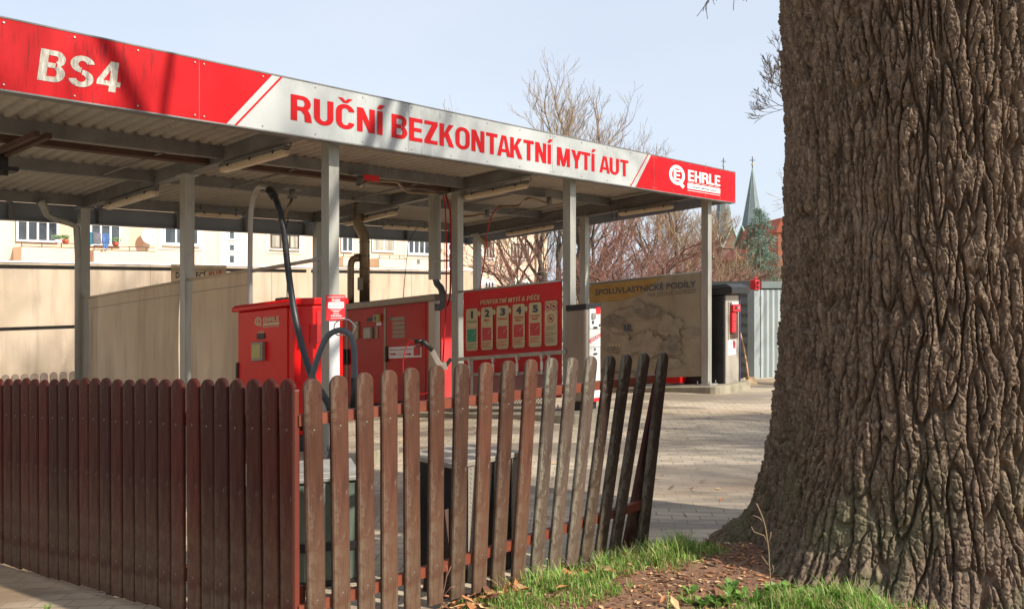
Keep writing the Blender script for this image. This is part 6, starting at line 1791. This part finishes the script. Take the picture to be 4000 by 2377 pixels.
# spruce
def spruce(px, Y, ytop, seed):
    base = gpt(px, Y, -0.8); top = EYE+(HY-ytop)/FPX*Y; H = top-base.z
    t = empty('spruce_tree', base, 'blue-green spruce between the church and the big trunk', 'tree')
    b = MB(); b.tube([base, base+Vector((0, 0, H*0.97))], [0.16, 0.02], 8); b.build('trunk', M['branch'], t)
    rng = np.random.default_rng(seed); V = []; F = []
    nl = 34
    for l in range(nl):
        z = base.z+H*(0.12+0.88*(l/nl)); rad = (1-(l/nl))**0.85*1.75+0.1
        nb = int(7+9*(1-l/nl))
        for k in range(nb):
            a = rng.uniform(0, 6.28); L = rad*rng.uniform(0.6, 1.12); dr = -0.18-0.18*rng.random()
            n = int(16+L*60)
            for i in range(n):
                f = rng.random()**0.7; cx = base.x+math.cos(a)*L*f; cy = base.y+math.sin(a)*L*f; cz = z+L*dr*f+0.10*L*f*f
                w = 0.09*(1.15-f)+0.03
                s = rng.normal(0, 1, 3)*np.array([w, w, w*0.5]); c = np.array([cx, cy, cz])+s
                d = np.array([math.cos(a), math.sin(a), 0.15])*0.5+rng.normal(0, 0.6, 3); d /= np.linalg.norm(d)
                e = np.cross(d, rng.normal(0, 1, 3)); e /= np.linalg.norm(e)+1e-6
                ln, wd = rng.uniform(0.05, 0.11), 0.012; i0 = len(V)
                V += [c-e*wd, c+e*wd, c+d*ln+e*wd*0.4, c+d*ln-e*wd*0.4]; F.append((i0, i0+1, i0+2, i0+3))
    np_obj('crown', V, F, leaf_mat('spruce_needles', '#7b9282', '#5c7464', 0.15), base, t)
spruce(2966, 30, 806, 2)

# ------------------------------------------------------------------ apartment house
BX, BY = 0.0, 70.0
def BF(s, d, z): return Vector((BX+s*UX-d*VX, BY+s*UY-d*VY, z))       # d out towards the viewer
def bm_(px, py, d=0.0):
    k = (px-HX)/FPX; ox, oy = BX-d*VX, BY-d*VY; s = (k*oy-ox)/(UX-k*UY); Y = oy+s*UY
    return s, EYE+(HY-py)/FPX*Y
apt = empty('apartment_house', BF(-20, 0, -1.1), 'long cream rendered apartment house behind the wash bays', 'building')
sl, sr = -52, bm_(2138, 900)[0]
zr = 10.2
b = MB(); b.fbox(BF, sl, sr, -11, 0, -1.2, zr); b.build('wall', M['plaster'], apt)
b = MB(); b.prism([(-11.6, zr), (0.6, zr), (0.6, zr+0.15), (-5.5, zr+2.6), (-11.6, zr+0.15)], lambda a, c, d: BF(d, a, c), sl-0.5, sr+0.4); b.build('roof', M['tile'], apt)
def strip(x0, x1, mat, name='wall_field', d=0.06):
    s0, _ = bm_(x0, 900); s1, _ = bm_(x1, 900); b = MB(); b.fbox(BF, s0, s1, 0.002, d, -1.1, zr-0.1); b.build(name, M[mat], apt)
strip(852, 975, 'plaster_light'); strip(1735, 1815, 'plaster_pink')
def window(x0, x1, y0, y1, panes, frame='pvc', glass='glass', sill=True, surround=None, d=0.0, lift=0.0):
    s0, za = bm_(x0, y0); s1, _ = bm_(x1, y0); xm = (x0+x1)/2; zt, zb = bm_(xm, y0)[1]+lift, bm_(xm, y1)[1]+lift
    fw = 0.09
    b = MB(); b.fbox(BF, s0+0.03, s1-0.03, 0.07+d, 0.075+d, zb+0.03, zt-0.03); w = b.build('window', M[glass], apt)
    b = MB()
    b.fbox(BF, s0, s1, 0.062+d, 0.14+d, zt-fw, zt); b.fbox(BF, s0, s1, 0.062+d, 0.14+d, zb, zb+fw)
    for k in range(panes+1):
        c = s0+fw/2+(s1-s0-fw)*k/panes; b.fbox(BF, c-fw/2, c+fw/2, 0.063+d, 0.138+d, zb+fw, zt-fw)
    b.build('frame', M[frame], w)
    if sill: b = MB(); b.fbox(BF, s0-0.08, s1+0.08, 0.062+d, 0.24+d, zb-0.07, zb-0.001); b.build('sill', M['pvc'], w)
    if surround:
        b = MB(); q_ = 0.28; b.fbox(BF, s0-q_, s1+q_, 0.002, 0.06, zb-q_, zt+q_); b.build('surround', M[surround], w)
    return w
WN = [(60, 225, 862, 945, 4, 'pvc', 'glass', False, None), (348, 468, 876, 962, 3, 'pvc', 'glass', False, None), (636, 772, 886, 956, 3, 'pvc', 'glass', True, 'plaster_light'),
      (1054, 1165, 912, 972, 3, 'brown_frame', 'curtain_glass', True, 'plaster_light'), (1330, 1376, 920, 985, 2, 'pvc', 'glass', False, None), (1450, 1540, 925, 985, 2, 'pvc', 'curtain_glass', False, None),
      (1590, 1675, 937, 993, 4, 'pvc', 'glass', True, 'plaster_light'), (1888, 1926, 945, 1007, 3, 'brown_frame', 'curtain_glass', True, 'plaster_light'), (1994, 2062, 951, 1010, 5, 'brown_frame', 'curtain_glass', True, 'plaster_light')]
for x0, x1, y0, y1, n_, f_, g_, s_, su in WN:
    window(x0, x1, y0, y1, n_, f_, g_, s_, su)
    window(x0, x1, y0, y1, n_, f_, g_, s_, su, lift=2.95)
    window(x0, x1, y0, y1, n_, 'pvc', 'glass', s_, su, lift=-3.05)
for x0, x1, y0, y1 in ((887, 915, 900, 938), (887, 915, 950, 984), (887, 915, 992, 1032), (1745, 1758, 950, 980), (1745, 1758, 986, 1050)):
    window(x0, x1, y0, y1, 1, 'pvc', 'glass', False, None)
def balcony(x0, x1, lab, y_base=1018, y_top=968, dep=1.1, lift=0.0):
    s0, _ = bm_(x0, 960); s1, _ = bm_(x1, 960); zb, zt = bm_((x0+x1)/2, y_base)[1]+lift, bm_((x0+x1)/2, y_top)[1]+lift
    b = MB(); b.fbox(BF, s0, s1, 0.0, dep, zb, zb+0.12); b.fbox(BF, s0, s1, dep-0.08, dep, zb+0.12, zt-0.02)
    b.fbox(BF, s0, s0+0.08, 0.0, dep-0.08, zb+0.12, zt-0.02); b.fbox(BF, s1-0.08, s1, 0.0, dep-0.08, zb+0.12, zt-0.02); bb = b.build('balcony', M['plaster'], apt)
    b = MB(); b.fbox(BF, s0-0.02, s1+0.02, dep-0.1, dep+0.02, zt-0.018, zt+0.01); b.fbox(BF, s0, s1, dep-0.05, dep, zt+0.18, zt+0.22)
    k = s0
    while k < s1: b.fbox(BF, k, k+0.04, dep-0.04, dep-0.01, zt+0.01, zt+0.18); k += 0.9
    b.build('balcony_rail', M['brown_frame'], bb)
balcony(50, 300, '', 1022, 967); balcony(330, 568, '', 1028, 980); balcony(1300, 1380, '', 1040, 1003); balcony(1440, 1545, '', 1045, 1010)
# flat pink fields painted as shade at the loggia sides
for x0, x1 in ((230, 292), (505, 560)):
    s0, zt = bm_(x0, 850); s1, zb = bm_(x1, 962); b = MB(); b.fbox(BF, s0, s1, 0.003, 0.012, zb, zt); b.build('loggia_shade', M['plaster_pink'], apt)
b = MB(); s0, z0 = bm_(1629, 1029); s1, z1 = bm_(1639, 1013); b.fbox(BF, s0, s1, 0.0, 0.05, z0, z1); b.build('vent', M['galv_dark'], apt)
b = MB(); s0, _ = bm_(2088, 900); b.fbox(BF, s0, s0+0.12, 0.01, 0.14, -1, zr); b.build('rain_pipe', M['pipe'], apt)
# washing and pots on the balcony
def cloth(name, lab, pts, mat, d=1.25, rip=0.05):
    m_ = [bm_(x, y, d) for x, y in pts]
    b = MB(); b.prism(m_, lambda a, c, e: BF(a, e+rip*math.sin(a*9+c*3), c), d, d+0.04); tag(b.build(name, M[mat]), lab, 'laundry', 'washing on the balcony')
cloth('hanging_towel', 'teal towel drying on the balcony beside the grey shirt', [(347, 905), (360, 906), (361, 955), (349, 958)], 'cloth_teal')
cloth('hanging_shirt', 'grey shirt drying on the balcony line', [(362, 906), (394, 911), (392, 930), (395, 950), (388, 955), (378, 954), (366, 948), (364, 930)], 'cloth_grey')
cloth('hanging_jeans', 'blue jeans drying on the balcony line', [(399, 910), (424, 912), (422, 972), (414, 973), (412, 930), (409, 972), (401, 970)], 'cloth_blue')
for px, lab in ((228, 'white balcony flower pot beside the orange pot'), (256, 'orange balcony flower pot'), (452, 'green balcony planter near the jeans')):
    s0, z0 = bm_(px, 953 if px < 300 else 962, 1.0); p = BF(s0, 1.0, z0); t = empty('flower_pot', p, lab, 'flower pot', 'pots on the balconies')
    b = MB(); b.tube([p, p+Vector((0, 0, 0.22))], [0.12, 0.17], 10); b.build('pot', M['pvc' if px == 228 else 'pot'], t)
    V = []; F = []; r_ = random.Random(px)
    for k in range(60):
        c = p+Vector((r_.gauss(0, 0.12), r_.gauss(0, 0.12), 0.25+r_.uniform(0, 0.18))); d1 = Vector((r_.gauss(0, 1), r_.gauss(0, 1), r_.gauss(0, 1))).normalized()*0.06; d2 = d1.orthogonal().normalized()*0.04
        i0 = len(V); V += [c-d1, c+d2, c+d1, c-d2]; F.append((i0, i0+1, i0+2, i0+3))
    np_obj('leaves', V, F, M['leaf_green'], p, t)
# satellite dish
s0, z0 = bm_(581, 924, 0.5); c = BF(s0, 0.5, z0)
t = empty('satellite_dish', c, 'round white satellite dish on the cream wall', 'satellite dish')
nrm = Vector((-VX*0.6+0.5, -0.9, 0.35)).normalized(); e1 = nrm.cross(Vector((0, 0, 1))).normalized(); e2 = e1.cross(nrm)
V = []; F = []; R_ = 0.42
for sgn in (0, 0.02):
    for r in range(6):
        for k in range(20):
            a = 2*math.pi*k/20; q_ = R_*r/5; V.append(c+e1*q_*math.cos(a)+e2*q_*math.sin(a)+nrm*(0.35*q_*q_-sgn))
for sd2 in (0, 120):
    for r in range(5):
        for k in range(20): F.append((sd2+r*20+k, sd2+r*20+(k+1) % 20, sd2+(r+1)*20+(k+1) % 20, sd2+(r+1)*20+k))
np_obj('reflector', V, F, M['pvc'], c, t, True)
b = MB(); b.tube([c-e2*R_, c+nrm*0.4-e2*0.1], 0.015, 6); b.tube([c+nrm*0.36-e2*0.1, c+nrm*0.46-e2*0.1], 0.04, 8); b.build('feed_arm', M['galv_dark'], t)
b = MB(); b.tube([c-nrm*0.02, BF(s0, 0.02, z0-0.2)], 0.03, 6); b.build('wall_bracket', M['galv_dark'], t)

# ------------------------------------------------------------------ church
def brick_mat(name, c1, c2, mortar, sc):
    s = NT(name); v = s.coord((1, 1, 1)); sep = s.n('ShaderNodeSeparateXYZ'); s.l(s.tc.outputs['Object'], sep.inputs[0]); cmb = s.n('ShaderNodeCombineXYZ')
    s.l(s.math('ADD', sep.outputs[0], sep.outputs[1]), cmb.inputs[0]); s.l(sep.outputs[2], cmb.inputs[1])
    br = s.n('ShaderNodeTexBrick'); s.l(cmb.outputs[0], br.inputs['Vector']); br.inputs['Scale'].default_value = sc
    br.inputs['Color1'].default_value = srgb(c1); br.inputs['Color2'].default_value = srgb(c2); br.inputs['Mortar'].default_value = srgb(mortar); br.inputs['Mortar Size'].default_value = 0.02
    n = s.noise(v, 0.4, 5); return s.set(s.mix(s.rng(n, 0.4, 0.65, 0.0, 0.5), br.outputs[0], srgb('#5a4438')), 0.9)
M['church_brick'] = brick_mat('church_brick', '#745848', '#64493a', '#7d6c5e', 1.2)
M['house_brick'] = brick_mat('house_brick', '#a85c40', '#96503a', '#a88470', 2.0)
YCh = 170.0
ch = empty('church', at(2890, 1130, YCh), 'brick church with two tall grey-green spires behind the spruce', 'church')
def tower(pxl, pxr, y_eave, y_apex, px_c, y_gable, Y):
    w = (pxr-pxl)/FPX*Y; cx = (px_c-HX)/FPX*Y; hw = w/2; c = Vector((cx, Y, 0)); ze, za, zg = at(0, y_eave, Y).z, at(0, y_apex, Y).z, at(0, y_gable, Y).z
    rot = math.radians(28); ex, ey = Vector((math.cos(rot), math.sin(rot), 0)), Vector((-math.sin(rot), math.cos(rot), 0)); hw *= 0.76
    TF_ = lambda a, d, z: c+ex*a+ey*d+Vector((0, 0, z))
    b = MB(); b.fbox(TF_, -hw, hw, -hw, hw, -2, ze); tw_ = b.build('tower', M['church_brick'], ch)
    for sx, sy in ((1, 0), (0, 1)):
        b = MB()
        P = [(-hw, ze), (hw, ze), (0, zg)]
        b.prism(P, (lambda a, z, d: TF_(a, d, z)) if sx else (lambda a, z, d: TF_(d, a, z)), -hw-0.05, hw+0.05); b.build('gable', M['church_brick'], tw_)
        for a0, a1 in ((-hw, 0), (hw, 0)):
            for dd in (-hw-0.1, hw+0.1):
                b = MB(); f = (lambda a, z: TF_(a, dd, z)) if sx else (lambda a, z: TF_(dd, a, z)); b.bar(f(a0, ze), f(a1, zg), 0.18, 0.3); b.build('gable_edge', M['verdigris'], tw_)
    n = 8; rr_ = hw*1.02; b = MB()
    base_z = ze+(zg-ze)*0.35
    ring = [TF_(rr_*math.cos(2*math.pi*(k+0.5)/n), rr_*math.sin(2*math.pi*(k+0.5)/n), base_z) for k in range(n)]
    tip = TF_(0, 0, za)
    for k in range(n): b.poly([ring[k], ring[(k+1) % n], tip])
    sp_ = b.build('spire', M['slate'], ch)
    b = MB()
    for k in range(n): b.bar(ring[k], tip-(tip-ring[k])*0.02, 0.06, 0.06)
    b.build('spire_rib', M['verdigris'], sp_)
    b = MB(); b.tube([tip-Vector((0, 0, 1.0)), tip+Vector((0, 0, 2.0))], 0.09, 6); b.bar(tip+Vector((-0.5, 0, 1.3)), tip+Vector((0.5, 0, 1.3)), 0.12, 0.12); b.build('cross', M['dark'], sp_)
    b = MB(); b.tube([tip+Vector((0, 0, 0.2)), tip+Vector((0, 0, 0.45)), tip+Vector((0, 0, 0.7))], [0.08, 0.28, 0.08], 8); b.build('gilded_ball', M['yellow'], sp_)
    for a in (-0.35*hw, 0.35*hw):
        b = MB(); pts_ = [(a-0.35, ze-4.2), (a+0.35, ze-4.2), (a+0.35, ze-2.6), (a, ze-1.9), (a-0.35, ze-2.6)]
        b.prism(pts_, lambda p, z, d: TF_(p, d, z), -hw-0.06, -hw-0.005); b.build('belfry_window', M['dark'], tw_)
    b = MB(); b.fbox(TF_, -hw-0.2, hw+0.2, -hw-0.2, hw+0.2, ze-0.25, ze+0.05); b.build('cornice', M['church_brick'], tw_)
tower(2872, 3010, 972, 652, 2939, 885, YCh); tower(2758, 2880, 968, 655, 2826, 885, YCh+9)
b = MB(); n0, n1 = at(2850, 1015, YCh+4), at(2990, 1200, YCh+4)
def NF(a, d, z): return Vector((n0.x+a, YCh+4+d, z))
b.prism([(0, -2), (14, -2), (14, at(0, 1060, YCh).z), (7, at(0, 1010, YCh).z), (0, at(0, 1060, YCh).z)], lambda a, z, d: NF(a, d, z), 0, 20); b.build('nave', M['church_brick'], ch)
b = MB(); zr0, zr1 = at(0, 1062, YCh).z, at(0, 1008, YCh).z
b.poly([NF(-0.4, -0.3, zr0-0.3), NF(7, -0.3, zr1), NF(7, 20, zr1), NF(-0.4, 20, zr0-0.3)]); b.build('nave_roof', M['blue_roof'], ch)
# tiled house roofs between church and spruce, brick house beside the trunk
M['house_ochre'] = pm('ochre_brick_wall', '#a07c56', '#8c6848', 1.2, 0.9)
hs = empty('tiled_house', at(2935, 1120, 95), 'house with red tiled stepped roof in front of the church', 'house')
def HF(a, d, z): return Vector((at(2892, 0, 95).x+a, 95+d, z))
b = MB(); b.fbox(HF, 0, 3.4, 0, 8, -2, at(0, 1010, 95).z); b.build('wall', M['house_ochre'], hs)
z0, z1 = at(0, 1012, 95).z, at(0, 965, 95).z
b = MB(); b.prism([(-0.4, z0), (3.8, z0), (2.6, z1), (1.0, z1)], lambda a, z, d: HF(a, d, z), -0.4, 8.4); b.build('roof', M['tile'], hs)
b = MB(); b.fbox(HF, 0.8, 1.8, -0.02, 0.0, at(0, 1085, 95).z, at(0, 1060, 95).z); b.fbox(HF, 2.2, 3.0, -0.02, 0.0, at(0, 1085, 95).z, at(0, 1060, 95).z); b.build('windows', M['glass'], hs)
bh = empty('brick_house', at(3040, 1100, 60), 'red brick house gable showing just left of the big trunk', 'house')
def KF(a, d, z): return Vector((at(3040, 0, 60).x+a, 60+d, z))
b = MB(); b.fbox(KF, 0, 9, 0, 9, -1, at(0, 905, 60).z); b.build('wall', M['house_brick'], bh)
z0, z1 = at(0, 907, 60).z, at(0, 850, 60).z
b = MB(); b.prism([(-0.15, z0), (9.3, z0), (8.8, z1+1.5), (0.2, z1)], lambda a, z, d: KF(a, d, z), -0.1, 9.1); b.build('roof', M['tile'], bh)
